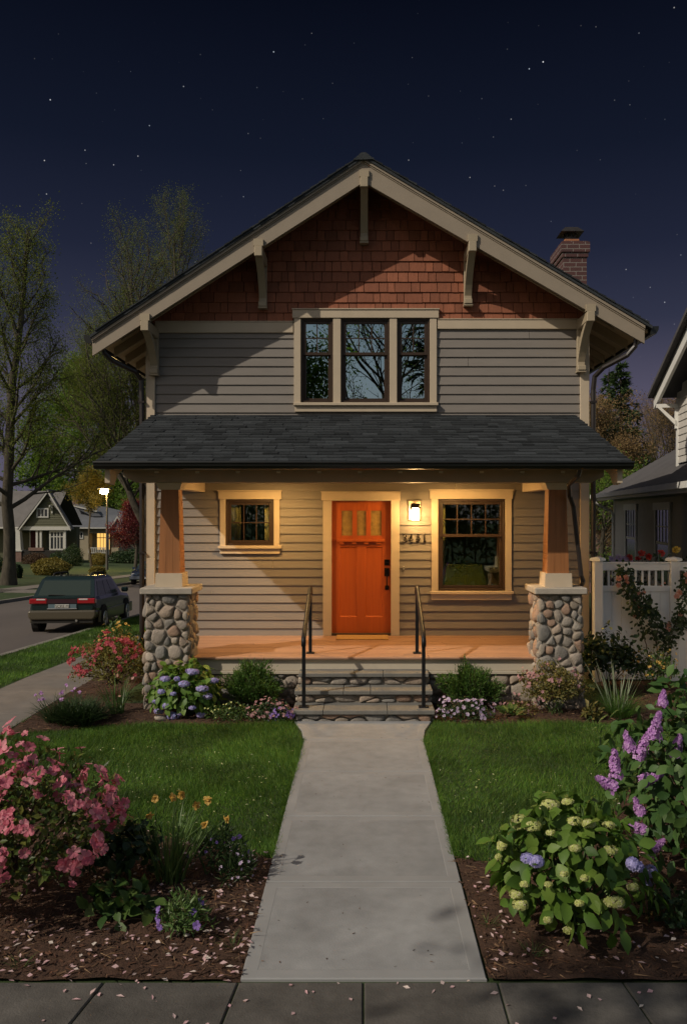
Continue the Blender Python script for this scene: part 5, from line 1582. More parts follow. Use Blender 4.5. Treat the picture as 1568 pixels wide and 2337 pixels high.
# green mass behind the bungalows
bb = px_base(172, 126.0); tree("leafy_tree", "fresh green leafy tree standing behind the grey roofed bungalow", bb, EYE+(CY-880)/(F/126)-bb[2], .4, LM["green"], .5, 13, .8, seed=12, n1=24, ang=(70, 30), l1=.27, sub=6, twig=4, start=.2, shape="round")
bb = px_base(268, 128.0); tree("leafy_tree", "yellow green tree right of the street lamp behind the porch eave", bb, EYE+(CY-1030)/(F/128)-bb[2], .3, LM["ygreen"], .42, 9, .6, seed=13, n1=20, ang=(70, 30), l1=.30, sub=6, twig=4, start=.2, shape="round")
bb = px_base(318, 122.0); tree("leafy_tree", "rounded green tree behind the red maple next to the house corner", bb, EYE+(CY-1085)/(F/122)-bb[2], .3, LM["green"], .36, 7, .6, seed=14, n1=20, ang=(75, 30), l1=.36, sub=6, twig=4, start=.15, shape="round")
bb = px_base(210, 78.0); tree("leafy_tree", "golden leaved tree glowing beside the lit street lamp", bb, (EYE+(CY-1062)/(F/78)-bb[2])*.9, .12, LM["hedge_gold"], .17, 9, .22, seed=15, n1=18, ang=(70, 35), l1=.22, sub=6, twig=4, start=.60, shape="round")  # shrub gold reused here: lamplight on the crown is put into the leaf colour
for k, (px, d, top, Rr, lab) in enumerate(((82, 125, 1030, 4.2, "dark evergreen tree farthest left behind the bungalow roof ridge"), (125, 128, 985, 5.0, "tallest dark evergreen behind the gap between the two bungalows"), (185, 130, 1015, 5.2, "dark evergreen tree behind the tan bungalow chimney"))):
    bb = px_base(px, d); conifer("evergreen_tree", lab, bb, EYE+(CY-top)/(F/d)-bb[2], Rr, 80+k, n=80, per=40, sz=.75, group="evergreens behind the bungalows")
# the red maple
bm = px_base(310, 66.0)
tree("red_maple", "dark red Japanese maple beyond the parked blue car", bm, EYE+(CY-1150)/(F/66)-bm[2], .17, LM["maple"], .15, 9, .22, seed=16, n1=18, ang=(72, 35), l1=.27, sub=6, twig=4, start=.36, shape="round", up=.03)

# right side, beyond the neighbour
bb = px_base(1415, 33.0); conifer("fir_tree", "dark fir tree rising behind the right corner of the house", bb, EYE+(CY-828)/(F/33)-bb[2], 2.25, 91, n=120, per=70, sz=.24, start=.3, leafm=LM["fir"])
bb = px_base(1366, 31.0); tree("budding_tree", "brown budding tree close behind the right house corner", bb, (EYE+(CY-905)/(F/31)-bb[2])*.84, .14, LM["brownbud"], .085, 9, .18, seed=22, n1=24, ang=(55, 25), l1=.36, sub=7, twig=5, start=.2, shape="round", wob=.06)
bb = px_base(1400, 37.0); tree("leafy_tree", "olive green tree between the house and the neighbour's roof", bb, (EYE+(CY-975)/(F/37)-bb[2])*.82, .2, LM["olive"], .14, 9, .26, seed=23, n1=24, ang=(70, 30), l1=.34, sub=6, twig=5, start=.12, shape="round")
bb = px_base(1362, 28.0); tree("leafy_tree", "dim green tree in the gap above the white fence", bb, EYE+(CY-1085)/(F/28)-bb[2], .12, LM["green"], .085, 5, .15, seed=24, n1=20, ang=(75, 30), l1=.34, sub=6, twig=4, start=.12, shape="round")
bb = px_base(1512, 52.0); tree("bare_tree", "bare brown tree above the neighbour's lower roof", bb, (EYE+(CY-885)/(F/52)-bb[2])*.85, .2, LM["brownbud"], .08, 3, .16, seed=25, n1=30, ang=(45, 18), l1=.34, sub=8, twig=6, start=.2, shape="round", up=.09)
bb = px_base(1475, 60.0); tree("bare_tree", "fine twigged tree between the dark fir and the neighbour's gable", bb, (EYE+(CY-905)/(F/60)-bb[2])*.85, .2, LM["brownbud"], .08, 3, .16, seed=26, n1=30, ang=(50, 18), l1=.34, sub=8, twig=6, start=.2, shape="round", up=.09)

bb = px_base(1388, 35.0); conifer("fir_tree", "shorter fir tree tight against the right house corner", bb, EYE+(CY-850)/(F/35)-bb[2], 1.7, 92, n=90, per=60, sz=.24, start=.3, leafm=LM["fir"])
# trees beside and across the front street: they shade the front yard and mirror in the windows
tree("shade_tree", "broad street tree whose shade falls across the front yard", gnd(-7.9, -5.7), 10.5, .3, LM["green"], .20, 14, .42, seed=41, n1=22, ang=(72, 35), l1=.36, sub=6, twig=4, start=.38, shape="round")
tree("shade_tree", "second street tree shading the pavement corner", gnd(-4.6, -4.4), 9.0, .24, LM["green"], .19, 14, .40, seed=42, n1=20, ang=(72, 35), l1=.34, sub=6, twig=4, start=.45, shape="round")
conifer("evergreen_tree", "evergreen across the street that mirrors in the right upstairs window", gnd(3.6, -16), 15.5, 3.2, 43, n=80, per=46, sz=.5)
tree("bare_tree", "open branched tree across the street that mirrors in the middle upstairs window", gnd(.9, -15.0), 13.5, .3, LM["green"], .14, 1, .2, seed=44, n1=24, ang=(60, 30), l1=.34, sub=7, twig=5, start=.3, shape="round")

# clipped hedge across the street, behind the viewer
rng = np.random.default_rng(77); n = 16000
hx, hy, hz = rng.uniform(-17, 17, n), -15+rng.choice([-.9, .9], n)*rng.random(n)**.4, 3.4*rng.random(n)**.8
lv = MB(); lv.inst(LEAF4, np.stack([hx, hy, hz+.25*np.sin(hx*1.3)], 1), rng.normal(0, 1, (n, 3)), np.stack([rng.normal(0, .6, n), np.ones(n), rng.normal(.4, .5, n)], 1), .22*(.6+.8*rng.random(n)))
sm = MB()
for xx in np.arange(-16.5, 17, .55): sm.tube([(xx, -15, -.1), (xx+rng.normal(0, .2), -15+rng.normal(0, .3), 3.0)], [.05, .02], 5)
plant("tall_hedge", "tall leafy hedge across the street that mirrors in the front door panes", "hedge", (0, -15, 0), [("stems", sm, M["twig"], False), ("foliage", lv, LM["mid"], False)])

# ================================================================== STREET LAMP
d = 70.0; lb = px_base(245, d)
sl_ = thing("street_lamp", "lit street lamp on a slim grey pole in front of the tan bungalow", "street lamp", lb)
top = np.array(at(245, 1122, d))
m = MB(); m.tube([lb, (lb[0], lb[1], lb[2]+1.0), (lb[0], lb[1], top[2])], [.13, .11, .07], 10); m.build("pole", mk("lamp_pole", (.12, .11, .09), .6, metal=.3), sl_)
m = MB(); m.tube([(lb[0], d, top[2]-.05), (lb[0]-.35, d-.05, top[2]+.08)], .05, 8); m.bevbox(lb[0]-.85, lb[0]+.42, d-.28, d+.18, top[2]+.22, top[2]+.36, .05); m.build("lamp_head", M["dark_metal"], sl_)
m = MB(); m.lathe([(.08, -.22), (.28, -.12), (.34, .04), (.3, .2)], (lb[0]-.22, d-.05, top[2]), 14); m.build("lamp_glass", emis("street_lamp_glow", (1.0, .66, .22), 420.0), sl_, smooth=True)

# ================================================================== BUNGALOWS ACROSS THE ROAD
def W(px, py, d): p = at(px, py, d); return p[0], p[2]
M["green_siding"] = mk("green_siding", (.085, .085, .045), .7, ns=5, na=.1)
M["grey_roof"] = mk("grey_roof", (.135, .125, .115), .9, ns=1.2, na=.12, bump=.4, bs=9, ns2=9, na2=.15)
M["grey_roof2"] = mk("slate_roof", (.11, .115, .125), .9, ns=1.2, na=.12, bump=.4, bs=9, ns2=9, na2=.15)
M["tan"] = mk("tan_stucco", (.33, .28, .19), .85, ns=2, na=.1)
M["dark_room"] = mk("dark_recess", (.02, .018, .015), .9)
M["red_door"] = mk("dark_red_door", (.10, .015, .012), .5)
M["far_glass"] = mk("far_window_glass", (.03, .035, .04), .15, spec=.6)
M["brick2"] = brickmat("house_brick", (.17, .08, .06), (.14, .07, .055), (.22, .19, .16))
def far_window(x0, x1, z0, z1, y, parent, n=2, pane=None, tr=.12, mull=0):
    m = MB()
    for a in ((x0-tr, x0, z0-tr, z1+tr), (x1, x1+tr, z0-tr, z1+tr), (x0, x1, z1, z1+tr), (x0, x1, z0-tr, z0)): m.box(a[0], a[1], y-.08, y, a[2], a[3])
    for i in range(1, n): c = x0+(x1-x0)*i/n; m.box(c-tr*.35, c+tr*.35, y-.06, y-.02, z0, z1)
    if mull: m.box(x0, x1, y-.055, y-.021, z0+(z1-z0)*mull-.05, z0+(z1-z0)*mull+.05)
    w = m.build("window", M["white"], parent)
    MB().box(x0, x1, y-.018, y-.01, z0, z1).build("pane", pane or M["far_glass"], w)
    return w
d = 93.0
ax_, az_ = W(113.6, 1119, d); lx_, lz = W(47.8, 1207, d); rx_, rz = W(165.6, 1203, d)
gz = ground_z(ax_, d)
bg = thing("bungalow", "green sided bungalow with a steep front gable and dark red door", "house", (ax_, d, gz))
m = MB(); n = 14
for i in range(n):       # lapped gable boards
    za = lz+.3+(az_-lz-.7)*i/n; zb_ = lz+.3+(az_-lz-.7)*(i+1)/n
    f = lambda z: max(.02, (az_-.35-z)/(az_-lz)*(rx_-lx_)*.5)
    c = (lx_+rx_)/2
    m.add([(c-f(za), d-.06, za), (c+f(za), d-.06, za), (c+f(zb_), d-.01, zb_), (c-f(zb_), d-.01, zb_)], [(0, 1, 2, 3)])
m.build("gable_wall", M["green_siding"], bg)
m = MB()
c = (lx_+rx_)/2
m.box(c-2.75, c+2.75, d-.1, d+.3, lz-.12, lz+.3); m.build("frieze_band", M["white"], bg)
for s, xe in ((-1, lx_), (1, rx_)):
    m = MB(); m.prism_y([(ax_, az_+.05), (xe, lz), (xe-s*.0, lz-.22), (ax_, az_-.24)], d-.5, d-.42)
    if s == 1: pass
    m.build("barge_board", M["white"], bg)
m = MB()
m.prism_y([(ax_, az_+.12), (lx_-.15, lz+.02), (lx_-.15, lz-.06), (ax_, az_+.03)], d-.52, d+2); m.prism_y([(ax_, az_+.12), (rx_+.15, lz+.05), (rx_+.15, lz-.03), (ax_, az_+.03)], d-.52, d+.25)
xr0 = -56.0
m.add([(xr0, d+.2, lz+.25), (ax_, d+.2, lz+.25), (ax_, d+5.5, az_+.1), (xr0, d+5.5, az_+.1), (xr0, d+.2, lz+.12), (ax_, d+.2, lz+.12)], [(0, 1, 2, 3), (4, 5, 1, 0)])
m.add([(xr0, d+11, lz+.25), (ax_, d+11, lz+.25), (ax_, d+5.5, az_+.1), (xr0, d+5.5, az_+.1)], [(3, 2, 1, 0)])
m.build("roof", M["grey_roof"], bg)
MB().box(xr0, lx_, d+.1, d+.2, lz+.05, lz+.24).build("gutter", M["white"], bg)
m = MB(); m.box(xr0, ax_, d+2.2, d+10, gz-.5, lz+.1); m.box(ax_, rx_-.25, d+2.2, d+2.6, gz-.5, lz+.1)
m.build("wall", M["green_siding"], bg)
x0, z0 = W(88, 1183, d); x1, z1 = W(110, 1160, d); far_window(x0, x1, z0+.25, z1-.1, d-.06, bg, n=3, tr=.14)
for px0, px1 in ((122, 131),):
    for (pa, pb) in (((121, 1155), (121, 1169)),):
        xa, za = W(*pa, d); m = MB(); m.bevbox(xa-.08, xa+.08, d-.9, d-.05, za-.05, za+.1); m.prism_x([(d-.75, za-.05), (d-.6, za-.05), (d-.05, za-.75), (d-.05, za-.6+.35)], xa-.07, xa+.07); m.bevbox(xa-.08, xa+.08, d-.2, d-.05, za-.8, za-.05); m.build("knee_brace", M["white"], bg)
# porch under the gable
pf = W(0, 1255, d)[1]
m = MB(); m.box(lx_-.2, rx_-.1, d-.4, d+2.2, gz-.5, pf-.02); m.build("porch_base", M["dark_room"], bg)
x0, _ = W(54, 0, d); x1, _ = W(66, 0, d)
m = MB(); m.box(x0, x1, d+2.1, d+2.19, pf, pf+2.15); dr = m.build("door", M["red_door"], bg)
m = MB(); m.box(x0-.14, x0, d+2.05, d+2.18, pf, pf+2.3); m.box(x1, x1+.14, d+2.05, d+2.18, pf, pf+2.3); m.box(x0, x1, d+2.05, d+2.18, pf+2.15, pf+2.3); m.build("door_frame", M["white"], dr)
xa, za = W(115, 1247, d); xb, zb_ = W(143, 1214, d); far_window(xa, xb, pf+.15, zb_, d+.3, bg, n=4, tr=.16, mull=.72)
for px in (84, 93, 148):
    xa, _ = W(px, 0, d); MB().box(xa-.11, xa+.11, d+.1, d+.32, pf, lz).build("porch_post", M["white"], bg)
xa, _ = W(41.5, 0, d)
m = MB(); m.hexa([(xa-.52, d-.4, pf), (xa+.52, d-.4, pf), (xa+.52, d+.4, pf), (xa-.52, d+.4, pf), (xa-.34, d-.3, lz), (xa+.34, d-.3, lz), (xa+.34, d+.3, lz), (xa-.34, d+.3, lz)]); cm = m.build("porch_column", M["white"], bg)
m = MB(); m.box(xa-.62, xa+.62, d-.5, d+.5, gz-.6, pf-.12); m.build("brick_pier", M["brick2"], bg)
m = MB(); m.box(xa-.7, xa+.7, d-.58, d+.58, pf-.12, pf+.02); m.build("pier_cap", M["white"], bg)
m = MB(); xa, _ = W(70, 0, d); xb, _ = W(104, 0, d)
m.box(xa, xb, d-.5, d-.3, pf-.05, pf+.3); m.build("porch_wall", M["brick2"], bg)

d = 110.0
xL, _ = W(146, 0, d); xR, _ = W(287, 0, d); gz = ground_z(xL, d)
ez = W(0, 1204, d)[1]
b2_ = thing("bungalow", "tan stucco bungalow with a grey roof and a warmly lit porch window", "house", ((xL+xR)/2, d, gz))
xp0, _ = W(203, 0, d); xp1, _ = W(243, 0, d)
m = MB(); m.box(xL, xp0, d, d+9, gz-.5, ez); m.box(xp0, xp1, d+1.8, d+9, gz-.5, ez); m.box(xp0, xR-1.2, d-.0, d+1.8, ez-.75, ez); m.box(xp1+.35, xR-1.2, d+1.2, d+8, gz-.5, ez-.75)
m.build("wall", M["tan"], b2_)
zr_ = W(0, 1142, d)[1]; zmid = W(0, 1176, d)[1]
m = MB()
xA, _ = W(112, 0, d); xB, _ = W(205, 0, d); xC, _ = W(272, 0, d)
m.add([(xA, d-.6, ez+.05), (xC+.5, d-.6, ez+.05), (xC, d+2.2, zmid), (xB-.2, d+2.2, zmid), (W(128, 0, d)[0], d+4.5, zr_), (W(190, 0, d)[0], d+4.5, W(0, 1150, d)[1]),
       (xA, d-.6, ez-.1), (xC+.5, d-.6, ez-.1)], [(0, 1, 2, 3), (0, 3, 4), (3, 5, 4), (6, 7, 1, 0)])
m.add([(xB-.2, d+2.2, zmid), (xC+1, d+2.2, zmid), (xC+1, d+5, zmid+.2), (W(190, 0, d)[0], d+4.5, W(0, 1150, d)[1])], [(0, 1, 2, 3)])
m.build("roof", M["grey_roof2"], b2_)
gx0, _ = W(256, 0, d); gx1, _ = W(288, 0, d); ga = W(272, 1179, d)
m = MB(); m.prism_y([(gx0, ez), (ga[0], ga[1]), (gx1, ez)], d-.5, d-.4); m.box(gx0+.1, gx1-.3, d-.5, d-.35, ez-.65, ez); m.build("gable_wall", M["grey_roof2"], b2_)
m = MB(); m.prism_y([(gx0-.1, ez-.06), (ga[0], ga[1]+.15), (gx1+.1, ez-.06), (gx1-.15, ez-.06), (ga[0], ga[1]-.1), (gx0+.15, ez-.06)], d-.7, d-.6); m.build("barge_board", M["white"], b2_)
m = MB(); m.box(xL-.4, gx0, d-.72, d-.6, ez-.1, ez+.06); m.build("gutter", M["white"], b2_)
xa, za = W(165, 1227, d); xb, zb_ = W(189, 1215, d); far_window(xa, xb, za, zb_, d, b2_, n=5, tr=.14)
xa, za = W(213, 1250, d); xb, zb_ = W(242, 1217, d); w = far_window(xa, xb, za-.3, zb_, d+1.8, b2_, n=4, pane=emis("warm_window", (1.0, .56, .14), .95), tr=.1, mull=.72)
m = MB(); za, zb_ = W(0, 1262, d)[1], W(0, 1249, d)[1]
m.box(xp0, xp1+.1, d-.05, d+.03, zb_-.1, zb_); m.box(xp0, xp1+.1, d-.05, d+.03, za, za+.09)
for i in range(11): x_ = xp0+(xp1-xp0)*i/10; m.box(x_-.05, x_+.05, d-.04, d+.02, za+.09, zb_-.1)
m.build("porch_railing", M["white"], b2_)
m = MB(); m.box(xp1, xp1+.32, d-.1, d+.3, gz, ez-.7); m.build("porch_post", M["white"], b2_)
xa, za = W(149, 1152, d); m = MB(); m.box(xa-.42, xa+.42, d+4, d+4.8, za-1.2, W(0, 1132, d)[1]); m.box(xa-.52, xa+.52, d+3.9, d+4.9, W(0, 1134, d)[1], W(0, 1131, d)[1]); m.lathe([(.2, 0), (.17, .4)], (xa, d+4.4, W(0, 1131, d)[1]), 8); m.build("chimney", M["brick2"], b2_)
m = MB(); p = [W(153, 1153, d), W(213, 1167, d), W(224, 1178, d), W(203, 1178, d)]
m.prism_y(p, d+1.6, d+4.5); dm = m.build("dormer", M["grey_roof2"], b2_)
m = MB(); m.prism_y([W(152, 1150.5, d), W(214, 1165, d), W(214, 1168, d), W(152, 1153.5, d)], d+1.4, d+1.58); m.build("fascia", M["white"], dm)
# roof line of a third house beyond
d = 140.0; x0, z0 = W(205, 1180, d); x1, z1 = W(330, 1150, d)
h3 = thing("house", "grey roofed house mostly hidden behind the red maple", "house", ((x0+x1)/2, d, ground_z(x0, d)))
m = MB(); m.add([(x0, d, z0-.5), (x1, d, z0-.5), (x1-2, d+5, z1+.2), (x0+5, d+5, z1+.2), (x0, d+10, z0-.5), (x1, d+10, z0-.5)], [(0, 1, 2, 3), (4, 0, 3), (5, 2, 1), (4, 3, 2, 5)]); m.build("roof", M["grey_roof"], h3)
MB().box(x0+.6, x1-.6, d+.6, d+9.4, ground_z(x0, d)-.5, z0-.5).build("wall", M["tan"], h3)

# shrubs in front of the bungalows
def shrub(label, px0, px1, py0, py1, d, mat, seed, n=2600, leaf=None, squash=.9):
    rng = np.random.default_rng(seed); s = F/d; rx = (px1-px0)/2/s; h = (py1-py0)/s
    x = ((px0+px1)/2-CX)/s; z = EYE-(py1-CY)/s; gz_ = ground_z(x, d)
    if z > gz_+.02: h += z-gz_; z = gz_
    P, N = dome(rng, n, (x, d, z+h*.42), (rx*.92, rx*squash, h*.56), .8, low=-.75, lump=.12)
    lf = leaf or max(.1, rx*.09)
    lv = MB(); leaves_on(lv, rng, P, N, lf, LEAF4, droop=0, up=.2)
    P2, N2 = dome(rng, n//2, (x, d, z+h*.4), (rx*.75, rx*squash*.75, h*.46), .8, low=-.8, lump=.1); leaves_on(lv, rng, P2, N2, lf*1.4, LEAF4)
    sm = MB(); stems(sm, rng, (x, d, z-.05), P, 14, rx*.03)
    return plant("shrub", label, "shrub", (x, d, z), [("stems", sm, M["twig"], False), ("foliage", lv, mat, False)], "shrubs in front of the bungalows")
def dist(px, py): return hit(px, py)[1]
shrub("large clipped olive shrub on the lawn across the road behind the wagon", 74, 162, 1273, 1312, dist(115, 1312), LM["hedge_gold"], 101, 3600)
shrub("brown leaved shrub beside the brick pier of the green bungalow", 50, 112, 1262, 1296, 84, LM["hedge_brown"], 102)
shrub("dark round shrub between the two bungalows", 112, 150, 1258, 1295, 82, LM["dark"], 103)
shrub("tallest dark shrub under the small window of the tan bungalow", 140, 192, 1243, 1294, 80, LM["dark"], 104, 3200)
shrub("brownish shrub against the left corner of the tan bungalow", 136, 168, 1240, 1262, 104, LM["hedge_brown"], 105, 1600)
shrub("golden hedge below the porch railing of the lit window", 205, 246, 1261, 1289, 84, LM["hedge_gold"], 106)
shrub("small golden conifer shaped shrub by the far kerb", 204, 242, 1292, 1314, dist(222, 1314), LM["hedge_gold"], 107, 1800)
shrub("dark hedge right of the lamp pole under the red maple", 246, 336, 1255, 1290, 96, LM["dark"], 108, 2600)
shrub("dark shrub at the foot of the street tree", 26, 52, 1286, 1306, dist(40, 1316)-2, LM["dark"], 109, 1600)
shrub("green hedge at the far left edge behind the street tree", -30, 14, 1268, 1312, 60, LM["dark"], 110, 2000)

# ================================================================== CARS
def car(name, label, loc, rotz, paint, lower, wagon, plate):
    """built with its tail at y=0, nose at +y"""
    t = thing(name, label, "car", (0, 0, 0))
    Lc, hw_, belt, zt = (4.5, .83, .90, 1.40) if wagon else (4.4, .84, .88, 1.33)
    stn = [(0.02, .74, .50, .88), (.10, .80, .34, belt), (.5, .83, .30, belt+.01), (1.6, hw_, .27, belt), (2.9, hw_, .27, belt-.02), (3.25, hw_, .27, belt-.05), (3.9, .82, .30, .80), (4.3, .77, .34, .70), (Lc, .64, .44, .60)]
    def section(w, zb, zt_):
        return [(-w*.86, zb), (-w*.98, zb+.10), (-w, zb+(zt_-zb)*.5), (-w*.975, zt_-.08), (-w*.92, zt_), (-w*.4, zt_+.018), (w*.4, zt_+.018), (w*.92, zt_), (w*.975, zt_-.08), (w, zb+(zt_-zb)*.5), (w*.98, zb+.10), (w*.86, zb)]
    V = []; fs = []; k = 12
    for (y, w, zb, z2) in stn: V += [(x, y, z) for x, z in section(w, zb, z2)]
    for i in range(len(stn)-1):
        for j in range(k): fs.append((i*k+j, (i+1)*k+j, (i+1)*k+(j+1) % k, i*k+(j+1) % k))
    fs += [tuple(range(k)), tuple(range(len(stn)*k-1, (len(stn)-1)*k-1, -1))]
    # greenhouse
    g = [(.12, .70, belt-.02), (.50, .61, zt-.03), (1.2, .60, zt), (2.1, .59, zt-.01), (2.35, .565, zt-.06), (3.18, .72, belt-.05)] if wagon else [(.55, .70, belt-.02), (1.15, .56, zt-.05), (1.6, .58, zt), (2.2, .57, zt-.01), (2.4, .55, zt-.06), (3.15, .71, belt-.05)]
    m = MB(); m.add(V, fs)
    y0, y1, y2, y3 = g[0][0], g[1][0], g[4][0], g[5][0]
    wb, wt = .755, g[2][1]+.03
    zs = [belt-.02, zt-.08]
    B = [(-wb, y0, belt-.02), (wb, y0, belt-.02), (wb, y3, belt-.05), (-wb, y3, belt-.05)]
    T = [(-wt-.02, y1, zt-.07), (wt+.02, y1, zt-.07), (wt+.02, y2, zt-.07), (-wt-.02, y2, zt-.07)]
    U = [(-wt+.06, y1+.10, zt), (wt-.06, y1+.10, zt), (wt-.06, y2-.1, zt), (-wt+.06, y2-.1, zt)]
    m.add(B+T+U, [(0, 1, 5, 4), (1, 2, 6, 5), (2, 3, 7, 6), (3, 0, 4, 7), (4, 5, 9, 8), (5, 6, 10, 9), (6, 7, 11, 10), (7, 4, 8, 11), (8, 9, 10, 11)])
    bo = m.build("body", paint, t)
    md = bo.modifiers.new("round", "BEVEL"); md.width = .06; md.segments = 3; md.limit_method = "ANGLE"; md.angle_limit = R(18)
    def lerp(a, b, s): return tuple(np.array(a)*(1-s)+np.array(b)*s)
    def quad(p00, p10, p11, p01, u0, u1, v0, v1, off):
        f = lambda u, v: np.array(lerp(lerp(p00, p10, u), lerp(p01, p11, u), v))
        nrm = np.cross(np.array(p10)-np.array(p00), np.array(p01)-np.array(p00)); nrm = nrm/np.linalg.norm(nrm)
        q = [f(u0, v0), f(u1, v0), f(u1, v1), f(u0, v1)]
        return [tuple(p+nrm*off) for p in q]+[tuple(p-nrm*.01) for p in q]
    hex_ = [(0, 1, 2, 3), (0, 4, 5, 1), (1, 5, 6, 2), (2, 6, 7, 3), (3, 7, 4, 0)]
    cg = M["car_glass"]
    m = MB(); m.add(quad(B[0], B[1], T[1], T[0], .07, .93, .12, .93, .006), hex_); m.build("rear_window", cg, t)
    m = MB(); m.add(quad(B[2], B[3], T[3], T[2], .06, .94, .1, .93, .006), hex_); m.build("windscreen", cg, t)
    for s, (a, b, c2, d2) in ((1, (B[1], B[2], T[2], T[1])), (-1, (B[3], B[0], T[0], T[3]))):
        cuts = [(.10, .36), (.39, .60), (.63, .90)] if wagon else [(.16, .30), (.33, .58), (.61, .88)]
        for u0, u1 in cuts:
            if s == -1: u0, u1 = 1-u1, 1-u0
            m = MB(); m.add(quad(a, b, c2, d2, u0, u1, .10, .88, .006), hex_); m.build("side_window", cg, t)
    # two-tone bumpers and sills
    m = MB()
    m.add([(x, y, z) for y, e in ((-.045, 0), (.30, .0)) for x, z in ((-.76-e, .345), (.76+e, .345), (.82+e, .43), (.82+e, .54), (.80, .585), (-.80, .585), (-.82-e, .54), (-.82-e, .43))],
          [tuple(range(8)), tuple(range(15, 7, -1))]+[(i, i+8, (i+1) % 8+8, (i+1) % 8) for i in range(8)])
    rb = m.build("rear_bumper", lower, t)
    md = rb.modifiers.new("round", "BEVEL"); md.width = .045; md.segments = 3
    m = MB(); m.box(-.74, .74, .0, .3, .27, .343); m.build("rear_valance", M["dark_room"], t)
    m = MB(); m.bevbox(-.78, .78, Lc-.32, Lc+.03, .30, .52, .05); m.build("front_bumper", lower, t)
    for s in (-1, 1):
        x0, x1 = sorted((s*.80, s*.853)); m = MB(); m.bevbox(x0, x1, .25, 4.2, .26, .55, .012); m.build("side_cladding", lower, t)
        x0, x1 = sorted((s*.80, s*.95)); m = MB(); m.bevbox(s*.90-.09, s*.90+.09, 2.86, 2.98, belt-.01, belt+.13, .03); m.build("mirror", paint, t)
        for yy in (.72, 3.42):
            m = MB(); m.tube([(s*.70, yy, .32), (s*.858, yy, .32)], .365, 22); m.build("wheel_arch", M["dark_room"], t)
            m = MB(); m.tube([(s*.66, yy, .31), (s*.85, yy, .31), (s*.872, yy, .31)], [.31, .31, .285], 22); wh = m.build("wheel", M["tyre"], t)
            m = MB(); m.tube([(s*.868, yy, .31), (s*.880, yy, .31)], [.20, .195], 20)
            m.build("rim", M["rim_dark"], wh)
            m = MB()
            for a in range(7):
                an = a*2*math.pi/7; ca, sa = math.cos(an), math.sin(an)
                m.tube([(s*.884, yy+.03*ca, .31+.03*sa), (s*.884, yy+.19*ca, .31+.19*sa)], [.024, .017], 5)
            ring = [(s*.882, yy+.195*math.cos(a), .31+.195*math.sin(a)) for a in np.linspace(0, 2*math.pi, 22)]
            m.tube(ring, .016, 5, caps=False); m.build("spokes", M["rim"], wh)
    # tail
    for s in (-1, 1):
        x0, x1 = sorted((s*.36, s*.795)); m = MB(); m.bevbox(x0, x1, -.02, .16, .74, .875, .02); m.build("tail_light", M["tail_red"], t)
        x0, x1 = sorted((s*.40, s*.62)); m = MB(); m.bevbox(x0, x1, -.027, .05, .83, .868, .008); m.build("reverse_light", M["lamp_clear"], t)
        x0, x1 = sorted((s*.42, s*.70)); m = MB(); m.bevbox(x0, x1, Lc-.22, Lc-.04, .56, .675, .03); m.build("headlight", M["lamp_clear"], t)
    m = MB(); m.box(-.36, .36, -.012, .05, .755, .86); m.build("tail_panel", M["maroon"], t)
    m = MB(); m.box(-.34, .34, -.006, .05, .635, .735); m.build("plate_recess", M["plate_blue"], t)
    m = MB(); m.bevbox(-.36, .36, -.03, .02, .612, .634, .006); m.build("tailgate_handle", M["rim"], t)
    m = MB(); m.bevbox(-.17, .17, -.022, -.008, .645, .73, .003); pl = m.build("number_plate", M["white"], t)
    m = MB(); m.bevbox(-.17, .17, Lc+.03, Lc+.045, .36, .44, .003); m.build("number_plate", M["white"], t)
    m = MB(); m.bevbox(-.38, .38, Lc-.10, Lc-.0, .575, .65, .02); m.build("grille", M["dark_room"], t)
    cu = bpy.data.curves.new("plate_text", "FONT"); cu.body = plate; cu.size = .095; cu.align_x = "CENTER"; cu.extrude = .001
    to = bpy.data.objects.new("plate_tmp", cu); COL.objects.link(to)
    bpy.context.view_layer.update(); dg = bpy.context.evaluated_depsgraph_get()
    me = bpy.data.meshes.new_from_object(to.evaluated_get(dg)); bpy.data.objects.remove(to)
    me.materials.clear(); me.materials.append(M["dark_room"])
    po = bpy.data.objects.new("plate_lettering", me); COL.objects.link(po); po.parent = pl; po.rotation_euler = (R(90), 0, 0); po.location = (0, -.0235, .653)
    m = MB(); m.tube([(.35, .1, .34), (.35, -.03, .33)], .03, 8); m.build("exhaust", M["rim"], t)
    if wagon:
        m = MB(); m.tube([(-.38, .155, belt+.055), (.02, .17, belt+.045)], [.014, .01], 5); m.build("rear_wiper", M["dark_room"], t)
        for s in (-1, 1):
            x = s*.47; m = MB(); m.tube([(x, .85, zt-.005), (x, .92, zt+.06), (x, 1.1, zt+.075), (x, 1.95, zt+.075), (x, 2.15, zt+.06), (x, 2.22, zt-.01)], .024, 8); m.box(x-.02, x+.02, 1.5, 1.6, zt-.01, zt+.07); m.build("roof_rail", M["dark_room"], t)
        m = MB(); m.bevbox(-.56, .56, .58, .70, zt-.035, zt+.012, .01); m.build("rear_spoiler", paint, t)
    t.location = loc; t.rotation_euler = (0.0, 0, rotz)
    return t
M["car_glass"] = mk("car_glass", (.035, .048, .042), .2, spec=.15)
M["tyre"] = mk("tyre_rubber", (.012, .012, .012), .8)
M["rim"] = mk("alloy", (.55, .54, .50), .3, metal=.8)
M["rim_dark"] = mk("wheel_dish", (.10, .10, .10), .5, metal=.5)
M["tail_red"] = mk("tail_light_red", (.30, .008, .012), .15, coat=.7)
M["lamp_clear"] = mk("lamp_clear", (.55, .50, .47), .12, coat=.7)
M["maroon"] = mk("maroon_band", (.035, .009, .013), .3, coat=.5)
M["plate_blue"] = mk("plate_recess", (.10, .15, .17), .5)
green_paint = mk("dark_green_paint", (.008, .019, .018), .25, coat=.3, metal=.0, spec=.3, ns=2, na=.05)
gold_paint = mk("bumper_gold", (.09, .075, .048), .35, coat=.4, metal=.2)
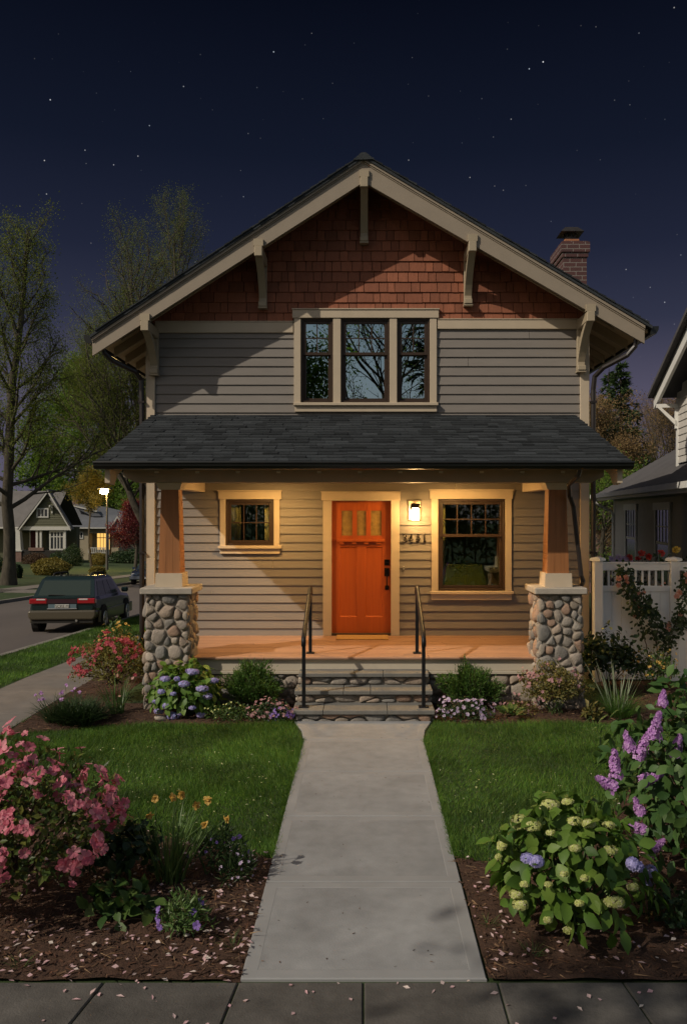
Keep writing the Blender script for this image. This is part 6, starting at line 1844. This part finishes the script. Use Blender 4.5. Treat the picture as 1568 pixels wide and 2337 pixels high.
blue_paint = mk("blue_paint", (.035, .05, .085), .22, coat=.9, metal=.3)
blue_low = mk("blue_bumper", (.10, .11, .13), .3, coat=.5)
pitch = -math.atan(.045)
cw = car("station_wagon", "dark green station wagon with gold bumpers parked at the kerb, seen from behind", (-7.44, 20.1, ground_z(-8, 20.2)+.0), R(4.5), green_paint, gold_paint, True, "SCKE M")
cw.rotation_euler = (pitch, 0, R(4.5)); 
p = hit(316, 1325)
cb = car("blue_car", "dark blue car facing the viewer, half hidden by the house corner", (-12.1, 51.5, 0), R(180), blue_paint, blue_low, False, "204 HKN")
yb = 47+4.4; cb.location = ((319-CX)/F*47.0, yb, ground_z(-12, yb)); cb.rotation_euler = (-pitch, 0, R(183))

# ================================================================== NEIGHBOUR HOUSE
nb_ = thing("neighbour_house", "grey sided neighbouring house with white trim and pale gutters behind the white fence", "house", (7.0, 18.0, -.3))
M["nsiding"] = mk("neighbour_siding", (.56, .53, .48), .7, ns=6, na=.08)
M["nroof"] = mk("neighbour_roof", (.085, .08, .08), .9, ns=1.5, na=.12, bump=.4, bs=12, ns2=26, na2=.18)
M["ntrim"] = mk("neighbour_trim", (.74, .73, .68), .55, ns=3, na=.06)
UX, UY = .134, .991      # wall direction (going away)
def NP(u, out, z): # u metres along wall from near reference (y=14), out = toward -x
    x = 5.95+UX*u-UY*out; y = 14.0+UY*u+UX*out
    return (x, y, z)
def nquad(m, u0, u1, out0, z0, out1, z1): m.add([NP(u0, out0, z0), NP(u1, out0, z0), NP(u1, out1, z1), NP(u0, out1, z1)], [(0, 1, 2, 3)])
def nbox(m, u0, u1, o0, o1, z0, z1):
    m.hexa([NP(u0, o0, z0), NP(u1, o0, z0), NP(u1, o1, z0), NP(u0, o1, z0), NP(u0, o0, z1), NP(u1, o0, z1), NP(u1, o1, z1), NP(u0, o1, z1)])
U1 = 9.6
def nlaps(m, u0, u1, z0, z1, expo, off=0.0, topf=None):
    z = z0
    while z < z1-.02:
        zb = min(z+expo, z1)
        a0, a1 = (u0, u1) if topf is None else topf(z)
        if a1-a0 > .05:
            nquad(m, a0, a1, off+.022, z, off+.004, zb); nquad(m, a0, a1, off, z, off+.022, z)
        z = zb
m = MB(); nlaps(m, -4, U1, -.6, 3.1, .145)
m.add([NP(U1, 0, -.6), NP(U1, -7, -.6), NP(U1, -7, 3.1), NP(U1, -3.5, 5.1), NP(U1, 0, 3.1)], [(0, 1, 2, 3, 4)])
m.add([NP(-4, 0, -.6), NP(-4, -7, -.6), NP(-4, -7, 3.1), NP(-4, -3.5, 5.1), NP(-4, 0, 3.1)], [(4, 3, 2, 1, 0)])
m.build("wall", M["nsiding"], nb_)
m = MB()
nquad(m, -4.5, U1+.45, .5, 3.02, -3.6, 5.4); nquad(m, -4.5, U1+.45, .5, 2.97, -3.6, 5.33); nquad(m, -4.5, U1+.45, -7.7, 3.02, -3.6, 5.4)
for k in range(26):
    t0 = k/26; oa = .5-4.1*t0; za = 3.02+2.38*t0
    nquad(m, -4.5, U1+.45, oa, za+.001, oa-.17, za+.118)
m.build("roof", M["nroof"], nb_)
m = MB(); nbox(m, -4.5, U1+.45, .5, .63, 2.93, 3.04); nbox(m, -4.5, U1+.45, .5, .515, 2.86, 2.94); m.build("gutter", M["ntrim"], nb_)
m = MB()
m.add([NP(U1+.45, .5, 2.97), NP(U1+.45, -3.6, 5.36), NP(U1+.45, -3.6, 5.16), NP(U1+.45, .5, 2.80)], [(0, 1, 2, 3)]); m.build("barge_board", M["ntrim"], nb_)
m = MB(); nbox(m, U1-.14, U1+.02, -.05, .03, -.6, 3.0); m.build("corner_board", M["ntrim"], nb_)
m = MB(); m.tube([NP(U1-.1, .55, 2.92), NP(U1-.1, .52, 2.78), NP(U1-.12, .1, 2.55), NP(U1-.12, .06, 2.4), NP(U1-.12, .06, -.3)], .045, 8); m.build("downspout", M["ntrim"], nb_)
for (u0, u1) in ((6.35, 7.65), (2.85, 4.05)):
    z0, z1 = 1.05, 2.58
    m = MB()
    for a in ((u0-.14, u0, z0-.05, z1), (u1, u1+.14, z0-.05, z1)): nbox(m, a[0], a[1], -.02, .05, a[2], a[3])
    nbox(m, u0-.2, u1+.2, -.02, .065, z1, z1+.16); nbox(m, u0-.2, u1+.2, -.02, .08, z0-.12, z0-.04)
    zm = (z0+z1)/2+.05
    nbox(m, u0, u1, -.01, .03, zm-.03, zm+.03)
    for i in (1, 2, 3): c = u0+(u1-u0)*i/4; nbox(m, c-.015, c+.015, .026, .036, zm+.03, z1)
    nbox(m, u0, u1, .0265, .035, (zm+z1)/2-.012, (zm+z1)/2+.012)
    w = m.build("window", M["ntrim"], nb_)
    m = MB(); nbox(m, u0, u1, -.01, .025, z0-.04, z1); m.build("pane", M["far_glass"], w)
# wall dormer with its own gable
ug, og = 3.95, -.40; zt0, pk = 5.02, .33
m = MB(); nlaps(m, -1.2, ug, 3.6, 5.0, .15, off=og)
nlaps(m, -1.2, ug, 5.0, 8.2, .15, off=og, topf=lambda z: (-1.2, ug-(z-5.0)/pk))
m.add([NP(ug, og, 3.4), NP(ug, og-5, 3.4), NP(ug, og-5, 5.1), NP(ug, og, 5.1)], [(0, 1, 2, 3)])
dw = m.build("dormer_wall", M["nsiding"], nb_)
m = MB(); nbox(m, ug-.13, ug+.02, og, og+.03, 3.4, 5.0); m.build("corner_board", M["ntrim"], dw)
m = MB()
e = .40
def rk(u, dz): return 5.0+(ug-u)*pk+dz
for o_ in ((og+.42, og+.36),):
    m.hexa([NP(ug+e, o_[0], rk(ug+e, -.02)), NP(-1.2, o_[0], rk(-1.2, -.02)), NP(-1.2, o_[1], rk(-1.2, -.02)), NP(ug+e, o_[1], rk(ug+e, -.02)),
            NP(ug+e, o_[0], rk(ug+e, .28)), NP(-1.2, o_[0], rk(-1.2, .28)), NP(-1.2, o_[1], rk(-1.2, .28)), NP(ug+e, o_[1], rk(ug+e, .28))])
m.build("barge_board", M["ntrim"], dw)
m = MB(); m.hexa([NP(ug+e+.05, og+.54, rk(ug+e+.05, .25)), NP(-1.2, og+.54, rk(-1.2, .25)), NP(-1.2, og-5, rk(-1.2, .25)), NP(ug+e+.05, og-5, rk(ug+e+.05, .25)),
                  NP(ug+e+.05, og+.54, rk(ug+e+.05, .33)), NP(-1.2, og+.54, rk(-1.2, .33)), NP(-1.2, og-5, rk(-1.2, .33)), NP(ug+e+.05, og-5, rk(ug+e+.05, .33))]); m.build("roof", M["nroof"], dw)
m = MB(); nbox(m, ug-.1, ug-.02, og+.0, og+.46, 4.82, 4.9); m.add([NP(ug-.1, og+.44, 4.82), NP(ug-.02, og+.44, 4.82), NP(ug-.02, og+.36, 4.82), NP(ug-.1, og+.36, 4.82), NP(ug-.1, og+.02, 4.38), NP(ug-.02, og+.02, 4.38), NP(ug-.02, og+.02, 4.5), NP(ug-.1, og+.02, 4.5)],
   [(0, 1, 5, 4), (1, 2, 6, 5), (2, 3, 7, 6), (3, 0, 4, 7)]); nbox(m, ug-.1, ug-.02, og+.0, og+.07, 4.36, 4.82); m.build("knee_brace", M["ntrim"], dw)
# little outbuilding far behind the fence
d = 34.0; x0, z0 = W(1362, 1208, d); x1, z1 = W(1400, 1208, d); zp = W(0, 1180, d)[1]
sh = thing("garden_shed", "small brick outbuilding with a grey peaked roof seen through the gap beside the house", "shed", ((x0+x1)/2, d, ground_z(7, d)))
m = MB(); m.box(x0+.1, x1-.1, d, d+2, ground_z(7, d), z0); m.build("wall", M["brick2"], sh)
m = MB(); xm = (x0+x1)/2; m.hexa([(x0-.1, d-.2, z0), (x1+.1, d-.2, z0), (x1+.1, d+2.2, z0), (x0-.1, d+2.2, z0), (xm-.08, d+.9, zp), (xm+.08, d+.9, zp), (xm+.08, d+1.1, zp), (xm-.08, d+1.1, zp)]); m.build("roof", M["grey_roof"], sh)
m = MB(); m.box(xm-.3, xm+.2, d-.02, d, ground_z(7, d)+.1, ground_z(7, d)+2); m.build("door", M["dark_room"], sh)

# ================================================================== SKY, SUN, CAMERA
SUN = np.array([.86, .60, -.82]); SUN /= np.linalg.norm(SUN)       # direction the light travels
world = bpy.data.worlds.new("World"); scene.world = world; world.use_nodes = True
t = world.node_tree; t.nodes.clear()
out = t.nodes.new("ShaderNodeOutputWorld")
tc = t.nodes.new("ShaderNodeTexCoord"); sp = t.nodes.new("ShaderNodeSeparateXYZ"); t.links.new(tc.outputs["Generated"], sp.inputs[0])
night = ramp(t, sp.outputs[2], [(0.0, (.085, .076, .11)), (.14, (.066, .061, .096)), (.22, (.024, .027, .050)), (.30, (.0115, .0145, .031)), (.40, (.0052, .0076, .0175)), (.55, (.0017, .0026, .0068)), (1, (.002, .003, .008))])
# stars
vo = t.nodes.new("ShaderNodeTexVoronoi"); vo.inputs["Scale"].default_value = 74; t.links.new(tc.outputs["Generated"], vo.inputs["Vector"])
spk = math_node(t, "POWER", math_node(t, "MAXIMUM", math_node(t, "SUBTRACT", 1.0, math_node(t, "MULTIPLY", vo.outputs["Distance"], 14.5)), 0.0), 1.5)
sc_ = t.nodes.new("ShaderNodeSeparateColor"); t.links.new(vo.outputs["Color"], sc_.inputs[0])
bri = math_node(t, "MULTIPLY", spk, math_node(t, "MULTIPLY_ADD", math_node(t, "POWER", sc_.outputs[0], 5.0), 1.3, .075))
bri = math_node(t, "MULTIPLY", bri, math_node(t, "SMOOTH_MIN", math_node(t, "MAXIMUM", math_node(t, "MULTIPLY_ADD", sp.outputs[2], 4.0, -.35), 0.0), 1.0, .1))
addv = t.nodes.new("ShaderNodeVectorMath"); addv.operation = "ADD"
t.links.new(night, addv.inputs[0]); t.links.new(mulc(t, ramp(t, sc_.outputs[1], [(0, (.75, .85, 1)), (1, (1, .95, .9))]), bri), addv.inputs[1])
bgn = t.nodes.new("ShaderNodeBackground"); t.links.new(addv.outputs[0], bgn.inputs[0]); bgn.inputs[1].default_value = 1.0
# the last daylight stands behind the viewer and overhead
sky = t.nodes.new("ShaderNodeTexSky"); sky.sky_type = "NISHITA"; sky.sun_disc = False
sky.sun_elevation = math.asin(-SUN[2]); sky.sun_rotation = math.atan2(-SUN[0], -SUN[1])
f = t.nodes.new("ShaderNodeMapRange"); f.interpolation_type = "SMOOTHSTEP"; t.links.new(sp.outputs[1], f.inputs[0])
f.inputs[1].default_value = .64; f.inputs[2].default_value = -.02; f.inputs[3].default_value = 0; f.inputs[4].default_value = 1
bgd = t.nodes.new("ShaderNodeBackground"); wm = t.nodes.new("ShaderNodeVectorMath"); wm.operation = "MULTIPLY"; t.links.new(mulc(t, sky.outputs[0], f.outputs[0]), wm.inputs[0]); wm.inputs[1].default_value = (1.0, .84, .66)
hz_ = math_node(t, "MULTIPLY_ADD", math_node(t, "MAXIMUM", sp.outputs[2], 0.0), .95, .40)
t.links.new(mulc(t, mulc(t, sky.outputs[0], f.outputs[0]), hz_), wm.inputs[0])
t.links.new(wm.outputs[0], bgd.inputs[0]); bgd.inputs[1].default_value = .085
ad = t.nodes.new("ShaderNodeAddShader"); t.links.new(bgn.outputs[0], ad.inputs[0]); t.links.new(bgd.outputs[0], ad.inputs[1]); t.links.new(ad.outputs[0], out.inputs[0])

sd = bpy.data.lights.new("sun", "SUN"); sd.energy = 2.3; sd.angle = R(.5); sd.color = (1, .90, .76)
so = bpy.data.objects.new("sun", sd); COL.objects.link(so); so.rotation_euler = Vector(SUN).to_track_quat("-Z", "Y").to_euler(); so.location = (-20, -15, 25)

cd = bpy.data.cameras.new("camera"); cam = bpy.data.objects.new("camera", cd); COL.objects.link(cam)
cam.location = (0, 0, EYE); cam.rotation_euler = (R(90), 0, 0)
cd.sensor_fit = "VERTICAL"; cd.sensor_height = 36; cd.sensor_width = 24.15; cd.lens = F/2337*36; cd.shift_x = -46/2337; cd.shift_y = 0; cd.clip_start = .05; cd.clip_end = 2000
scene.camera = cam
vs = scene.view_settings; scene.display_settings.display_device = "sRGB"; vs.view_transform = "Standard"; vs.look = "None"; vs.exposure = 0.32; vs.gamma = 1; vs.use_curve_mapping = False
scene.cycles.max_bounces = 6; scene.cycles.diffuse_bounces = 3; scene.cycles.glossy_bounces = 3; scene.cycles.transparent_max_bounces = 8; scene.cycles.transmission_bounces = 4
scene.cycles.caustics_reflective = False; scene.cycles.caustics_refractive = False; scene.cycles.sample_clamp_indirect = 4
scene.cycles.use_denoising = True
